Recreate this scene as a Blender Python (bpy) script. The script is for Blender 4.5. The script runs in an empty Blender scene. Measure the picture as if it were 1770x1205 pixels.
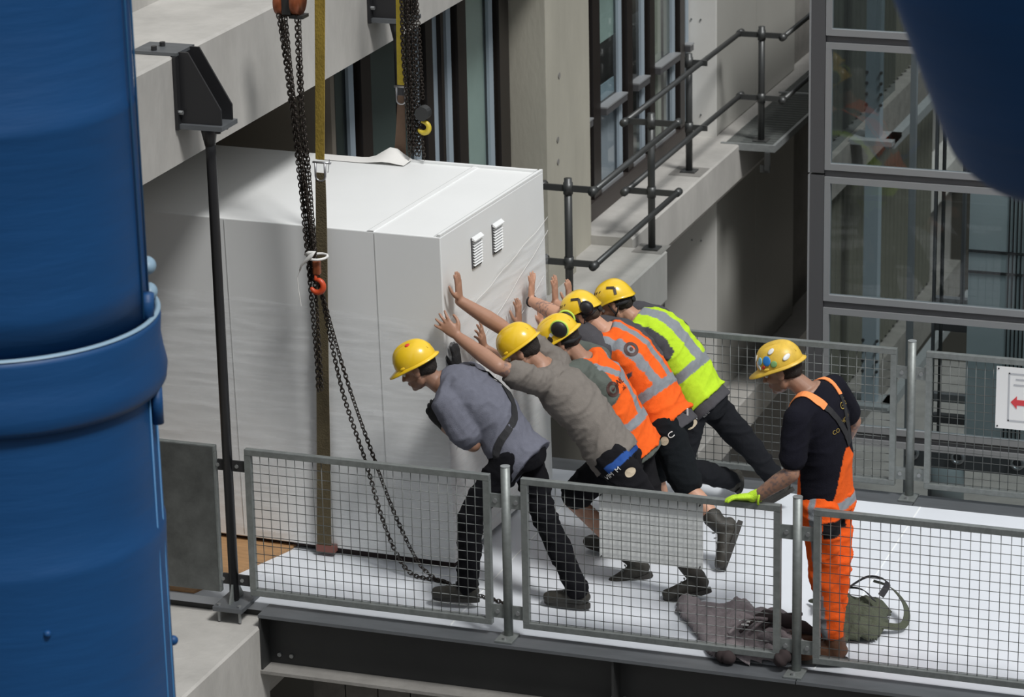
import bpy, bmesh, math, random
import numpy as np
from mathutils import Vector, Matrix, noise
from mathutils.bvhtree import BVHTree
random.seed(7)
SC = bpy.context.scene
COL = SC.collection
PI = math.pi
def V(*a): return Vector(a)

# ------------------------------------------------------------------ camera
cam_d = bpy.data.cameras.new('camera'); cam = bpy.data.objects.new('camera', cam_d); COL.objects.link(cam)
SC.camera = cam
cam_d.sensor_fit = 'HORIZONTAL'; cam_d.sensor_width = 36.0
cam_d.lens = 36.0 * 5632.05 / 1770.0
cam_d.clip_start = 0.5; cam_d.clip_end = 200
_r = Vector((0.94178, 0.33572, -0.01936)); _u = Vector((-0.0865, 0.2976, 0.9508)); _f = Vector((-0.3249, 0.8937, -0.3093))
_f.normalize(); _r = (_r - _f * _r.dot(_f)).normalized(); _u = _r.cross(_f)
cam.matrix_world = Matrix(((_r.x, _u.x, -_f.x, 5.4083), (_r.y, _u.y, -_f.y, -14.7376), (_r.z, _u.z, -_f.z, 6.6872), (0, 0, 0, 1)))
cam_d.dof.use_dof = True; cam_d.dof.focus_distance = 17.4; cam_d.dof.aperture_fstop = 5.6

# ------------------------------------------------------------------ world, light, exposure
w = bpy.data.worlds.new('overcast_sky'); SC.world = w; w.use_nodes = True
nt = w.node_tree; bg = nt.nodes['Background']
tc = nt.nodes.new('ShaderNodeTexCoord'); sp = nt.nodes.new('ShaderNodeSeparateXYZ'); rp = nt.nodes.new('ShaderNodeValToRGB')
nt.links.new(tc.outputs['Generated'], sp.inputs[0]); nt.links.new(sp.outputs['Z'], rp.inputs[0]); nt.links.new(rp.outputs[0], bg.inputs[0])
rp.color_ramp.elements[0].position = 0.0; rp.color_ramp.elements[0].color = (0.10, 0.10, 0.10, 1)
rp.color_ramp.elements[1].position = 0.55; rp.color_ramp.elements[1].color = (0.86, 0.89, 0.93, 1)
bg.inputs[1].default_value = 0.80
sd = bpy.data.lights.new('daylight', 'SUN'); sd.energy = 2.55; sd.angle = math.radians(12); sd.color = (1.0, 0.99, 0.975)
so = bpy.data.objects.new('daylight', sd); COL.objects.link(so)
so.rotation_euler = (Vector((0.46, -0.30, 0.84))).to_track_quat('Z', 'Y').to_euler()
SC.view_settings.view_transform = 'Standard'; SC.view_settings.look = 'None'
SC.view_settings.gamma = 1.0; SC.view_settings.use_curve_mapping = False; SC.view_settings.exposure = 0.0

# ------------------------------------------------------------------ materials
def mat(name, col, rough=0.6, metal=0.0, var=0.0, vscale=6.0, bump=0.0, bscale=40.0, spec=0.5, col2=None, stretch=(1, 1, 1), vattr=False, coat=0.0, emit=None, alpha=None):
    m = bpy.data.materials.new(name); m.use_nodes = True
    n = m.node_tree.nodes; l = m.node_tree.links; b = n['Principled BSDF']
    b.inputs['Roughness'].default_value = rough; b.inputs['Metallic'].default_value = metal
    b.inputs['Specular IOR Level'].default_value = spec
    b.inputs['Coat Weight'].default_value = coat
    tx = n.new('ShaderNodeTexCoord'); mp = n.new('ShaderNodeMapping'); mp.inputs['Scale'].default_value = stretch
    l.new(tx.outputs['Object'], mp.inputs[0])
    src = None
    if vattr:
        a = n.new('ShaderNodeVertexColor'); a.layer_name = 'Col'; src = a.outputs[0]
    if var > 0 or col2:
        ns = n.new('ShaderNodeTexNoise'); ns.inputs['Scale'].default_value = vscale; ns.inputs['Detail'].default_value = 6; ns.inputs['Roughness'].default_value = 0.65
        l.new(mp.outputs[0], ns.inputs['Vector'])
        r = n.new('ShaderNodeValToRGB'); r.color_ramp.elements[0].position = 0.32; r.color_ramp.elements[1].position = 0.68
        if vattr:
            r.color_ramp.elements[0].color = (1 - var,) * 3 + (1,); r.color_ramp.elements[1].color = (1 + var * .3,) * 3 + (1,)
            mx = n.new('ShaderNodeMix'); mx.data_type = 'RGBA'; mx.blend_type = 'MULTIPLY'; mx.inputs['Factor'].default_value = 1
            l.new(src, mx.inputs[6]); l.new(r.outputs[0], mx.inputs[7]); src = mx.outputs[2]
        else:
            c2 = col2 or tuple(c * (1 - var) for c in col)
            r.color_ramp.elements[0].color = tuple(c2) + (1,); r.color_ramp.elements[1].color = tuple(col) + (1,)
            src = r.outputs[0]
        l.new(ns.outputs[0], r.inputs[0])
    if src is None: b.inputs['Base Color'].default_value = tuple(col) + (1,)
    else: l.new(src, b.inputs['Base Color'])
    if bump > 0:
        bn = n.new('ShaderNodeTexNoise'); bn.inputs['Scale'].default_value = bscale; bn.inputs['Detail'].default_value = 5
        l.new(mp.outputs[0], bn.inputs['Vector'])
        bp = n.new('ShaderNodeBump'); bp.inputs['Strength'].default_value = bump; bp.inputs['Distance'].default_value = 0.01
        l.new(bn.outputs[0], bp.inputs['Height']); l.new(bp.outputs[0], b.inputs['Normal'])
    if emit:
        b.inputs['Emission Color'].default_value = tuple(emit) + (1,); b.inputs['Emission Strength'].default_value = 1
    return m
def glassmat(name, tint=(0.75, 0.82, 0.82), refl=0.12, rough=0.02):
    m = bpy.data.materials.new(name); m.use_nodes = True
    n = m.node_tree.nodes; l = m.node_tree.links; n.remove(n['Principled BSDF'])
    tr = n.new('ShaderNodeBsdfTransparent'); tr.inputs[0].default_value = tuple(tint) + (1,)
    gl = n.new('ShaderNodeBsdfGlossy'); gl.inputs['Roughness'].default_value = rough
    fr = n.new('ShaderNodeFresnel'); fr.inputs[0].default_value = 1.5
    ad = n.new('ShaderNodeMath'); ad.operation = 'ADD'; ad.inputs[1].default_value = refl; l.new(fr.outputs[0], ad.inputs[0])
    mx = n.new('ShaderNodeMixShader'); ge = n.new('ShaderNodeNewGeometry'); iv = n.new('ShaderNodeMath'); iv.operation = 'SUBTRACT'; iv.inputs[0].default_value = 1; l.new(ge.outputs['Backfacing'], iv.inputs[1])
    ml = n.new('ShaderNodeMath'); ml.operation = 'MULTIPLY'; ml.use_clamp = True; l.new(ad.outputs[0], ml.inputs[0]); l.new(iv.outputs[0], ml.inputs[1]); l.new(ml.outputs[0], mx.inputs[0]); l.new(tr.outputs[0], mx.inputs[1]); l.new(gl.outputs[0], mx.inputs[2])
    l.new(mx.outputs[0], n['Material Output'].inputs[0])
    return m
M = {}
M['concrete'] = mat('concrete', (0.47, 0.455, 0.425), .85, var=.25, vscale=2.2, bump=.25, bscale=30, stretch=(1, 1, .45))
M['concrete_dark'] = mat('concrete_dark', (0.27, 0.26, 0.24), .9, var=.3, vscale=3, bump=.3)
M['concrete_beige'] = mat('concrete_beige', (0.44, 0.42, 0.35), .85, var=.2, vscale=1.6, bump=.2, stretch=(1, 1, .3))
M['block'] = mat('block', (0.20, 0.19, 0.17), .9, var=.3, vscale=8, bump=.4)
M['white_panel'] = mat('white_panel', (0.80, 0.79, 0.75), .5, var=.04)
M['grey_panel'] = mat('grey_panel', (0.46, 0.455, 0.42), .35, var=.08, vscale=1.0)
M['deck'] = mat('deck_membrane', (0.67, 0.70, 0.74), .75, var=.07, vscale=1.3, bump=.12, bscale=6)
M['box'] = mat('box_white', (0.80, 0.81, 0.80), .42, var=.03, vscale=2)
M['wrap'] = None
M['galv'] = mat('galvanised', (0.27, 0.29, 0.28), .5, .55, var=.25, vscale=25, bump=.05)
M['galv_light'] = mat('galvanised_light', (0.36, 0.38, 0.38), .5, .45, var=.2, vscale=25)
M['wire'] = mat('wire', (0.17, 0.18, 0.175), .5, .5)
M['steel_grey'] = mat('steel_grey', (0.14, 0.15, 0.16), .45, .35, var=.2, vscale=4, stretch=(1, 4, 1))
M['steel_dark'] = mat('steel_dark', (0.035, 0.036, 0.036), .5, .2, var=.2, vscale=3)
M['rod'] = mat('rod_dark', (0.03, 0.03, 0.032), .4, .3)
M['bolt'] = mat('bolt', (0.30, 0.31, 0.31), .4, .6)
M['bronze'] = mat('bronze_frame', (0.022, 0.017, 0.015), .35, .2)
M['bronze_sill'] = mat('bronze_sill', (0.055, 0.045, 0.04), .5, .2)
M['alu'] = mat('aluminium', (0.36, 0.37, 0.38), .4, .4)
M['alu_dark'] = mat('aluminium_dark', (0.115, 0.115, 0.12), .45, .3)
M['rail'] = mat('rail_steel', (0.08, 0.083, 0.082), .4, .5)
M['glass'] = glassmat('glass', (0.79, 0.83, 0.84), .0)
M['glass_dark'] = glassmat('glass_window', (0.88, 0.92, 0.92), .0)
M['blind_dark'] = mat('blind_dark', (0.075, 0.09, 0.083), .8)
M['blind_pale'] = mat('blind_pale', (0.42, 0.42, 0.47), .8)
M['box_joint'] = mat('panel_joint', (0.52, 0.53, 0.52), .6)
M['guard'] = mat('edge_guard', (0.20, 0.075, 0.06), .6)
M['curtain'] = mat('blind', (0.44, 0.52, 0.48), .8, var=.1)
M['curtain_blue'] = mat('blind_blue', (0.30, 0.36, 0.41), .7)
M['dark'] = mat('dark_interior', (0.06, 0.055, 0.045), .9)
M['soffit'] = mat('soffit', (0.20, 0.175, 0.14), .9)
M['plywood'] = mat('plywood', (0.42, 0.24, 0.11), .7, var=.3, vscale=5, stretch=(1, 8, 1))
M['blue'] = mat('blue_paint', (0.006, 0.062, 0.19), .5, var=.14, vscale=1.6, bump=.3, bscale=5, stretch=(.6, .6, 4), spec=.4)
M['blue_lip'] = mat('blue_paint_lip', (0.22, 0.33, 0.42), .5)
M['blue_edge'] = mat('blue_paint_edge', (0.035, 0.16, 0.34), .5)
M['corr'] = mat('corrugated', (0.12, 0.12, 0.095), .5, .1, var=.15)
M['column'] = mat('painted_column', (0.22, 0.265, 0.29), .5)
M['car'] = mat('lift_car', (0.42, 0.48, 0.49), .45, var=.08, vscale=2)
M['black'] = mat('black', (0.012, 0.012, 0.013), .5)
M['strap_y'] = mat('strap_yellow', (0.36, 0.25, 0.035), .9, var=.4, vscale=12, stretch=(1, 1, .4), bump=.5, bscale=120)
M['strap_y2'] = mat('strap_yellow_bright', (0.62, 0.47, 0.05), .9, var=.25, vscale=12, bump=.5, bscale=120)
M['strap_b'] = mat('strap_olive', (0.12, 0.095, 0.05), .9, var=.3, vscale=10, bump=.5, bscale=120)
M['strap_br'] = mat('strap_brown', (0.19, 0.12, 0.08), .9, var=.3, vscale=10)
M['chain'] = mat('chain', (0.045, 0.036, 0.03), .35, .6)
M['copper'] = mat('hoist_orange', (0.35, 0.10, 0.04), .35, .3, var=.4, vscale=20)
M['hook_red'] = mat('hook_red', (0.55, 0.07, 0.02), .4)
M['hook_yel'] = mat('hook_yellow', (0.55, 0.42, 0.04), .4)
M['silver'] = mat('shackle', (0.45, 0.45, 0.46), .3, .8)
M['rope'] = mat('rope_white', (0.72, 0.71, 0.68), .8)
M['sign'] = mat('sign_white', (0.78, 0.78, 0.77), .4)
M['sign_line'] = mat('sign_line', (0.45, 0.46, 0.48), .5)
M['sign_red'] = mat('sign_red', (0.62, 0.05, 0.06), .5)
M['sheet'] = mat('sheet_white', (0.86, 0.88, 0.87), .6, var=.05)
M['helmet'] = mat('helmet_yellow', (0.86, 0.56, 0.02), .28, var=.06, vscale=10, coat=.4)
M['helmet_used'] = mat('helmet_yellow_scuffed', (0.80, 0.52, 0.06), .4, var=.25, vscale=20)
M['hair'] = mat('hair_dark', (0.018, 0.013, 0.010), .75, bump=.8, bscale=220)
M['hair_br'] = mat('hair_brown', (0.06, 0.04, 0.028), .75, bump=.8, bscale=220)
M['skin'] = mat('skin', (0.5, 0.25, 0.17), .5, vattr=True, var=.06, vscale=40)
M['cloth'] = mat('cloth', (0.2, 0.2, 0.2), 1.0, spec=.15, vattr=True, var=.10, vscale=30, bump=.35, bscale=260)
M['boot'] = mat('boot_dark', (0.035, 0.032, 0.025), .6, var=.3, vscale=25, bump=.3)
M['boot_brown'] = mat('boot_brown', (0.13, 0.055, 0.025), .6, var=.35, vscale=18, bump=.3)
M['sole'] = mat('sole_dark', (0.03, 0.028, 0.025), .8)
M['sole_tan'] = mat('sole_tan', (0.10, 0.07, 0.04), .8)
M['glove_black'] = mat('glove_black', (0.013, 0.013, 0.014), .8, bump=.5, bscale=150)
M['glove_lime'] = mat('glove_lime', (0.52, 0.80, 0.03), .7, bump=.5, bscale=200)
M['lime'] = mat('lime_band', (0.48, 0.72, 0.10), .6)
M['grey_strap'] = mat('black_webbing', (0.015, 0.015, 0.017), .8, bump=.3)
M['reflect'] = mat('reflective_tape', (0.30, 0.31, 0.33), .45)
M['orange_tape'] = mat('orange_webbing', (0.95, 0.30, 0.09), .8)
M['white'] = mat('white_print', (0.75, 0.75, 0.72), .6)
M['tan_print'] = mat('tan_print', (0.50, 0.42, 0.30), .6)
M['gold_print'] = mat('gold_print', (0.36, 0.25, 0.05), .6)
M['dark_print'] = mat('dark_print', (0.05, 0.015, 0.01), .6)
M['st_blue'] = mat('sticker_blue', (0.03, 0.22, 0.62), .4)
M['st_lblue'] = mat('sticker_light_blue', (0.22, 0.55, 0.75), .4)
M['st_green'] = mat('sticker_green', (0.20, 0.38, 0.14), .4)
M['st_red'] = mat('sticker_red', (0.72, 0.06, 0.03), .4)
M['st_white'] = mat('sticker_white', (0.72, 0.72, 0.70), .4)
M['st_dark'] = mat('sticker_dark', (0.03, 0.02, 0.015), .4)
M['jacket'] = mat('jacket_taupe', (0.26, 0.225, 0.23), .95, var=.25, vscale=12, bump=.5, bscale=90)
M['jacket_dark'] = mat('jacket_lining', (0.03, 0.02, 0.02), .9)
M['bag'] = mat('bag_olive', (0.075, 0.085, 0.055), .9, var=.3, vscale=14, bump=.5, bscale=90)
M['bag_black'] = mat('bag_black', (0.015, 0.015, 0.018), .8)
M['elastic'] = mat('blue_elastic', (0.03, 0.09, 0.32), .8)
M['label_y'] = mat('label_yellow', (0.50, 0.42, 0.10), .6)
M['label_r'] = mat('label_red', (0.32, 0.12, 0.10), .6)
M['label_g'] = mat('label_grey', (0.38, 0.39, 0.40), .6)
M['red_thing'] = mat('red_paint', (0.25, 0.03, 0.01), .5)
def film():
    m = bpy.data.materials.new('stretch_film'); m.use_nodes = True
    n = m.node_tree.nodes; l = m.node_tree.links; b = n['Principled BSDF']
    b.inputs['Roughness'].default_value = .16; b.inputs['Base Color'].default_value = (.92, .94, .96, 1)
    tr = n.new('ShaderNodeBsdfTransparent'); mx = n.new('ShaderNodeMixShader')
    tx = n.new('ShaderNodeTexCoord'); mp = n.new('ShaderNodeMapping'); mp.inputs['Scale'].default_value = (1, .7, 9); mp.inputs['Rotation'].default_value = (.10, .16, 0)
    ns = n.new('ShaderNodeTexNoise'); ns.inputs['Scale'].default_value = 3.2; ns.inputs['Detail'].default_value = 7
    l.new(tx.outputs['Object'], mp.inputs[0]); l.new(mp.outputs[0], ns.inputs['Vector'])
    r = n.new('ShaderNodeValToRGB'); r.color_ramp.elements[0].position = .45; r.color_ramp.elements[0].color = (.06,) * 3 + (1,)
    r.color_ramp.elements[1].position = .75; r.color_ramp.elements[1].color = (.30,) * 3 + (1,)
    l.new(ns.outputs[0], r.inputs[0]); l.new(r.outputs[0], mx.inputs[0]); l.new(tr.outputs[0], mx.inputs[1]); l.new(b.outputs[0], mx.inputs[2])
    bp = n.new('ShaderNodeBump'); bp.inputs['Strength'].default_value = .5; bp.inputs['Distance'].default_value = .02
    l.new(ns.outputs[0], bp.inputs['Height']); l.new(bp.outputs[0], b.inputs['Normal'])
    l.new(mx.outputs[0], n['Material Output'].inputs[0]); return m
M['wrap'] = film()

# ------------------------------------------------------------------ geometry helpers
class G:
    def __init__(s): s.v = []; s.f = []
    def add(s, v, f):
        o = len(s.v); s.v += [tuple(p) for p in v]; s.f += [tuple(i + o for i in q) for q in f]; return s
    def box(s, x0, x1, y0, y1, z0, z1, mtx=None):
        v = [V(x, y, z) for z in (z0, z1) for y in (y0, y1) for x in (x0, x1)]
        if mtx: v = [mtx @ p for p in v]
        return s.add(v, [(0, 2, 3, 1), (4, 5, 7, 6), (0, 1, 5, 4), (2, 6, 7, 3), (0, 4, 6, 2), (1, 3, 7, 5)])
    def prism(s, poly, axis, a, b):   # poly 2-D points, extruded along axis from a to b
        n = len(poly)
        def mk(p, t): return {'x': (t, p[0], p[1]), 'y': (p[0], t, p[1]), 'z': (p[0], p[1], t)}[axis]
        v = [mk(p, a) for p in poly] + [mk(p, b) for p in poly]
        f = [tuple(range(n))[::-1], tuple(range(n, 2 * n))] + [(i, (i + 1) % n, (i + 1) % n + n, i + n) for i in range(n)]
        return s.add(v, f)
    def tube(s, pts, r, seg=10, caps=True):
        pts = [Vector(p) for p in pts]; n = len(pts)
        rs = r if isinstance(r, (list, tuple)) else [r] * n
        up = None; rings = []
        for i, p in enumerate(pts):
            d = (pts[min(i + 1, n - 1)] - pts[max(i - 1, 0)]).normalized()
            if up is None: up = d.orthogonal().normalized()
            a = (up - d * up.dot(d)); a = a.normalized() if a.length > 1e-6 else d.orthogonal().normalized(); up = a; b = d.cross(a)
            rings.append([p + (a * math.cos(t) + b * math.sin(t)) * rs[i] for t in [2 * PI * k / seg for k in range(seg)]])
        return s.rings(rings, caps)
    def rings(s, rings, caps=True):
        k = len(rings[0]); v = [p for r in rings for p in r]; f = []
        for i in range(len(rings) - 1):
            for j in range(k): f.append((i * k + j, i * k + (j + 1) % k, (i + 1) * k + (j + 1) % k, (i + 1) * k + j))
        if caps: f += [tuple(range(k))[::-1], tuple((len(rings) - 1) * k + j for j in range(k))]
        return s.add(v, f)
    def ell(s, c, ax, ay, az, nu=14, nv=9):  # ellipsoid with axis vectors
        c = Vector(c); rings = []
        for i in range(1, nv):
            t = PI * i / nv
            rings.append([c + Vector(ax) * (math.sin(t) * math.cos(2 * PI * k / nu)) + Vector(ay) * (math.sin(t) * math.sin(2 * PI * k / nu)) + Vector(az) * (-math.cos(t)) for k in range(nu)])
        v = [c - Vector(az)] + [p for r in rings for p in r] + [c + Vector(az)]; f = []
        n = len(rings)
        for k in range(nu): f.append((0, 1 + (k + 1) % nu, 1 + k)); f.append((len(v) - 1, 1 + (n - 1) * nu + k, 1 + (n - 1) * nu + (k + 1) % nu))
        for i in range(n - 1):
            for k in range(nu): f.append((1 + i * nu + k, 1 + i * nu + (k + 1) % nu, 1 + (i + 1) * nu + (k + 1) % nu, 1 + (i + 1) * nu + k))
        return s.add(v, f)
    def sph(s, c, r, nu=12, nv=8): return s.ell(c, (r, 0, 0), (0, r, 0), (0, 0, r), nu, nv)
    def hexn(s, c, axis, r, h):   # hexagon bolt head
        c = Vector(c); d = Vector(axis).normalized(); return s.tube([c, c + d * h], r, 6)
def mesh(name, g, m, smooth=False):
    me = bpy.data.meshes.new(name); me.from_pydata(g.v, [], g.f); me.update()
    if m: me.materials.append(m)
    if smooth:
        me.polygons.foreach_set('use_smooth', [True] * len(me.polygons))
    return me
def fixn(me):
    bm = bmesh.new(); bm.from_mesh(me); bmesh.ops.recalc_face_normals(bm, faces=bm.faces); bm.to_mesh(me); bm.free()
def obj(name, g, m, parent=None, smooth=False, bevel=0, kind=None):
    me = g if isinstance(g, bpy.types.Mesh) else mesh(name, g, m, smooth)
    if not isinstance(g, bpy.types.Mesh): fixn(me)
    o = bpy.data.objects.new(name, me); COL.objects.link(o)
    if parent: o.parent = parent; o.matrix_parent_inverse = parent.matrix_world.inverted()
    if bevel:
        b = o.modifiers.new('bevel', 'BEVEL'); b.width = bevel; b.segments = 2; b.limit_method = 'ANGLE'
    if kind: o['kind'] = kind
    return o
def thing(name, label, cat, loc=(0, 0, 0), group=None):
    o = bpy.data.objects.new(name, None); COL.objects.link(o); o.location = loc; o.empty_display_size = .1
    o.matrix_world = Matrix.Translation(loc)
    o['label'] = label; o['category'] = cat
    if group: o['group'] = group
    return o
def tag(o, label, cat, group=None):
    o['label'] = label; o['category'] = cat
    if group: o['group'] = group
    return o
def struct(name, g, m, label=None, parent=None, **k):
    o = obj(name, g, m, parent, **k)
    if parent is None:
        o['kind'] = 'structure'
        if label: o['label'] = label
    return o
def sgroup(name, label, loc=(0, 0, 0)):
    o = bpy.data.objects.new(name, None); COL.objects.link(o); o.location = loc; o.matrix_world = Matrix.Translation(loc)
    o['kind'] = 'structure'; o['label'] = label; return o
def smoothpath(pts, n=6):
    P = [Vector(p) for p in pts]; P = [P[0]] + P + [P[-1]]; out = []
    for i in range(1, len(P) - 2):
        for k in range(n):
            t = k / n; a, b, c, d = P[i - 1], P[i], P[i + 1], P[i + 2]
            out.append(0.5 * ((2 * b) + (c - a) * t + (2 * a - 5 * b + 4 * c - d) * t * t + (3 * b - a - 3 * c + d) * t ** 3))
    out.append(P[-2]); return out

# ================================================================== STRUCTURE
# --- floor of the bridge, ledges, beams
g = G().box(-2.6, 4.6, .046, 2.475, -.045, 0)
floor = struct('floor', g, M['deck'], 'white membrane deck of the footbridge')
for x in (-.35, 1.62, 3.4):
    s_ = struct('seam', G().box(x, x + .006, .05, 2.47, .0, .0025), M['sheet'], parent=floor)
struct('trim_1', G().box(-2.6, -1.38, .05, 2.47, -.075, -.046), M['steel_dark'], 'dark packer under the deck end')  # dark slab fills the open gap, its colour standing in for shade
ply = tag(obj('plywood_sheet', G().prism([(-3.4, .06), (-1.83, .06), (-1.58, .80), (-1.50, 2.3), (-3.4, 2.3)], 'z', 0.001, .016), M['plywood']), 'brown plywood sheet lying on deck under the white cabinet', 'plywood')
tag(obj('film_scrap', G().prism([(-1.70, .20), (-1.60, .26), (-1.55, .47), (-1.60, .47)], 'z', .017, .022), M['wrap']), 'scrap of clear film on deck beside the plywood', 'film')

def girder(name, yo, yi, label, stiff):
    e = sgroup(name, label)
    y0, y1 = min(yo, yi), max(yo, yi)
    cuts = [-1.38, 1.575, 4.6]
    for a, b in zip(cuts, cuts[1:]):
        obj('top_flange', G().box(a, b - .006, y0, y1, -.018, 0), M['steel_grey'], e)
    wy = yi - .03 if yi > yo else yi + .03
    obj('web', G().box(-1.38, 4.6, wy - .006, wy + .006, -.32, -.018), M['steel_dark'], e)
    obj('bottom_flange', G().box(-1.38, 4.6, y0, y1, -.34, -.322), M['concrete_dark'], e)
    d = (yo - wy) * .9
    for x in stiff:
        obj('stiffener', G().box(x - .006, x + .006, min(wy, wy + d), max(wy, wy + d), -.322, -.018), M['steel_dark'], e)
        for dx in (-.03, .03) if x > -1 else (.06, .13):
            for z in (-.27,):
                obj('bolt_head', G().tube([V(x + dx, wy, z), V(x + dx, wy + math.copysign(.016, d), z)], .012, 8), M['bolt'], e)
    return e
girder('girder_near', -.112, .045, 'dark steel girder with a grey top flange under the near railing', [-1.376, .60, 2.6])
girder('girder_far', 2.662, 2.476, 'steel girder with a grey top flange under the far railing', [-1.376, .60, 2.6])

# long concrete ledge: chamfered profile in x-z, extruded along y
def ledge(name, x1, y0, y1, zt, label, th=.5, back=-4.0, m='concrete'):
    poly = [(back, zt), (x1 - .012, zt), (x1, zt - .012), (x1, zt - th * .72), (x1 - .10, zt - th), (back, zt - th)]
    return struct(name, G().prism(poly, 'y', y0, y1), M[m], label)
ledge('ledge_slab', -1.38, -5.0, .0, -.076, 'wide concrete ledge at the near end of the bridge', th=1.25)
ledge('ledge_slab', -1.38, .001, 7.32, -.076, 'wide concrete ledge running along the facade past the bridge deck', th=.52)
ledge('ledge_slab', -1.645, 7.32, 16, -.004, 'set-back concrete ledge below the tall windows', th=.42)
ledge('lower_slab', -1.66, 2, 20, -2.29, 'lower storey concrete ledge', th=.42, m='concrete')
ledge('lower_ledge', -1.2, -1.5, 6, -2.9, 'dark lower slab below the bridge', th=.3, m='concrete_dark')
for y in (5.3, 7.33):
    struct('joint_patch', G().box(-1.62, -1.39, y - .12, y + .12, -.0765, -.073), M['concrete_dark'], 'repair patch at post foot')
struct('joint_patch', G().box(-1.92, -1.66, 9.12, 9.40, -.0045, -.001), M['concrete_dark'], 'repair patch at post foot')
# block wall below the bridge end
bw = sgroup('wall_below', 'block wall under the bridge end')
for i in range(8):
    for j in range(3):
        x = -1.40 + i * .195
        obj('block', G().box(x + .004, x + .191, .62, .72, -1.22 + j * .29, -.937 + j * .29), M['block'], bw)
struct('floor_lower', G().box(-.62, 5, -1.5, .60, -1.30, -1.2), M['concrete'], 'pale lower concrete slab seen under the girder')
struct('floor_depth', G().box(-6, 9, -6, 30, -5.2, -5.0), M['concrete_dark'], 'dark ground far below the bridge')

# upper concrete beam
struct('upper_beam', G().prism([(-2.39, 2.425), (-1.76, 2.425), (-1.72, 2.445), (-1.72, 3.0), (-1.735, 3.012), (-2.39, 3.012)], 'y', -5, 14), M['concrete'], 'concrete edge beam above the cabinet')
struct('wall_upper', G().box(-2.6, -2.39, -5, 14, 2.425, 6), M['concrete'], 'concrete wall above the edge beam')
# ---- facade: opening (y<2.75), windows, column, windows, white pier
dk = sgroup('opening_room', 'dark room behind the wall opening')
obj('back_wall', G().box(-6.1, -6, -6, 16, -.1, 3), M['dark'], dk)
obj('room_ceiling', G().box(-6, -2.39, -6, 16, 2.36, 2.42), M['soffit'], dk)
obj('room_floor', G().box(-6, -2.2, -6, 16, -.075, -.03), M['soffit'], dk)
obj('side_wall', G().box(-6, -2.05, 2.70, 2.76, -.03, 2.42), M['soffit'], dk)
def window(name, y0, y1, fins, transom, label, blinds_and_reflections):
    e = sgroup(name, label)
    obj('window_sill', G().box(-2.20, -2.075, y0, y1, -.004, .135), M['bronze_sill'], e)
    obj('head_rail', G().box(-2.18, -2.09, y0, y1, 2.33, 2.424), M['bronze'], e)
    ed = [y0] + [v for f in fins for v in f] + [y1]
    for a, b in fins:
        obj('mullion', G().box(-2.15, -2.09, a + .10, b - .05, .0, 2.424), M['bronze'], e)
    for i in range(0, len(ed), 2):
        a, b = ed[i], ed[i + 1]
        if b - a < .02: continue
        obj('pane', G().box(-2.150, -2.142, a, b, .135, 2.33), M['glass_dark'], e)
        obj('inner_frame', G().box(-2.141, -2.12, b - .03, b + .05, .135, 2.33), M['curtain_blue'], e)
        if transom:
            z = transom
            obj('transom', G().box(-2.17, -2.06, a, b, z, z + .05), M['alu_dark'], e)
            obj('transom_lip', G().box(-2.14, -2.055, a, b, z + .05, z + .062), M['alu'], e)
            obj('bead', G().box(-2.14, -2.10, a, b, .135, .16), M['alu'], e)
    for a, b, z0, z1, mk in blinds_and_reflections:
        obj('blind', G().box(-2.175, -2.165, a + .13, b + .15, z0, z1), M[mk], e)
    return e
window('window_1', 2.76, 6.02, [(2.76, 2.90), (3.18, 3.49), (4.28, 4.55), (4.60, 4.70), (4.86, 5.17), (5.66, 6.0)], None, 'row of dark-framed windows behind the white cabinet',
       [(5.14, 5.50, .1, 2.4, 'curtain'), (4.70, 4.88, .1, 2.4, 'curtain'), (2.86, 3.05, .1, 2.4, 'blind_dark'), (3.05, 3.22, .1, 2.4, 'blind_dark'), (3.45, 4.30, .1, 2.4, 'blind_dark')])
window('window_2', 7.33, 10.30, [(7.33, 7.42), (7.68, 8.0), (8.52, 8.80), (9.10, 9.38), (9.92, 10.20)], .74, 'row of tall dark-framed windows beside the concrete pier',
       [(7.98, 8.50, 1.25, 2.4, 'curtain'), (7.98, 8.50, .12, .74, 'blind_pale'), (7.98, 8.36, .80, .92, 'curtain_blue'), (9.34, 9.58, .12, 2.4, 'concrete_beige'), (9.76, 9.94, .12, .74, 'blind_pale'), (7.42, 7.72, .12, .6, 'blind_pale'), (7.42, 7.60, .80, .95, 'curtain_blue')])  # beige panel among the blinds paints the concrete reflected in that pane
# pier between windows with a step
pr = struct('pier_beige', G().prism([(-2.45, 6.02), (-1.85, 6.02), (-1.85, 6.62), (-1.97, 6.66), (-1.97, 7.33), (-2.45, 7.33)], 'z', -.076, 2.424), M['concrete_beige'], 'beige concrete pier between the two rows of windows')
for (y, z) in ((6.25, 1.0), (6.25, .84), (6.3, 1.45)):
    obj('tie_hole', G().tube([V(-1.851, y, z), V(-1.845, y, z)], .022, 12), M['concrete_dark'], pr)
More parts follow.
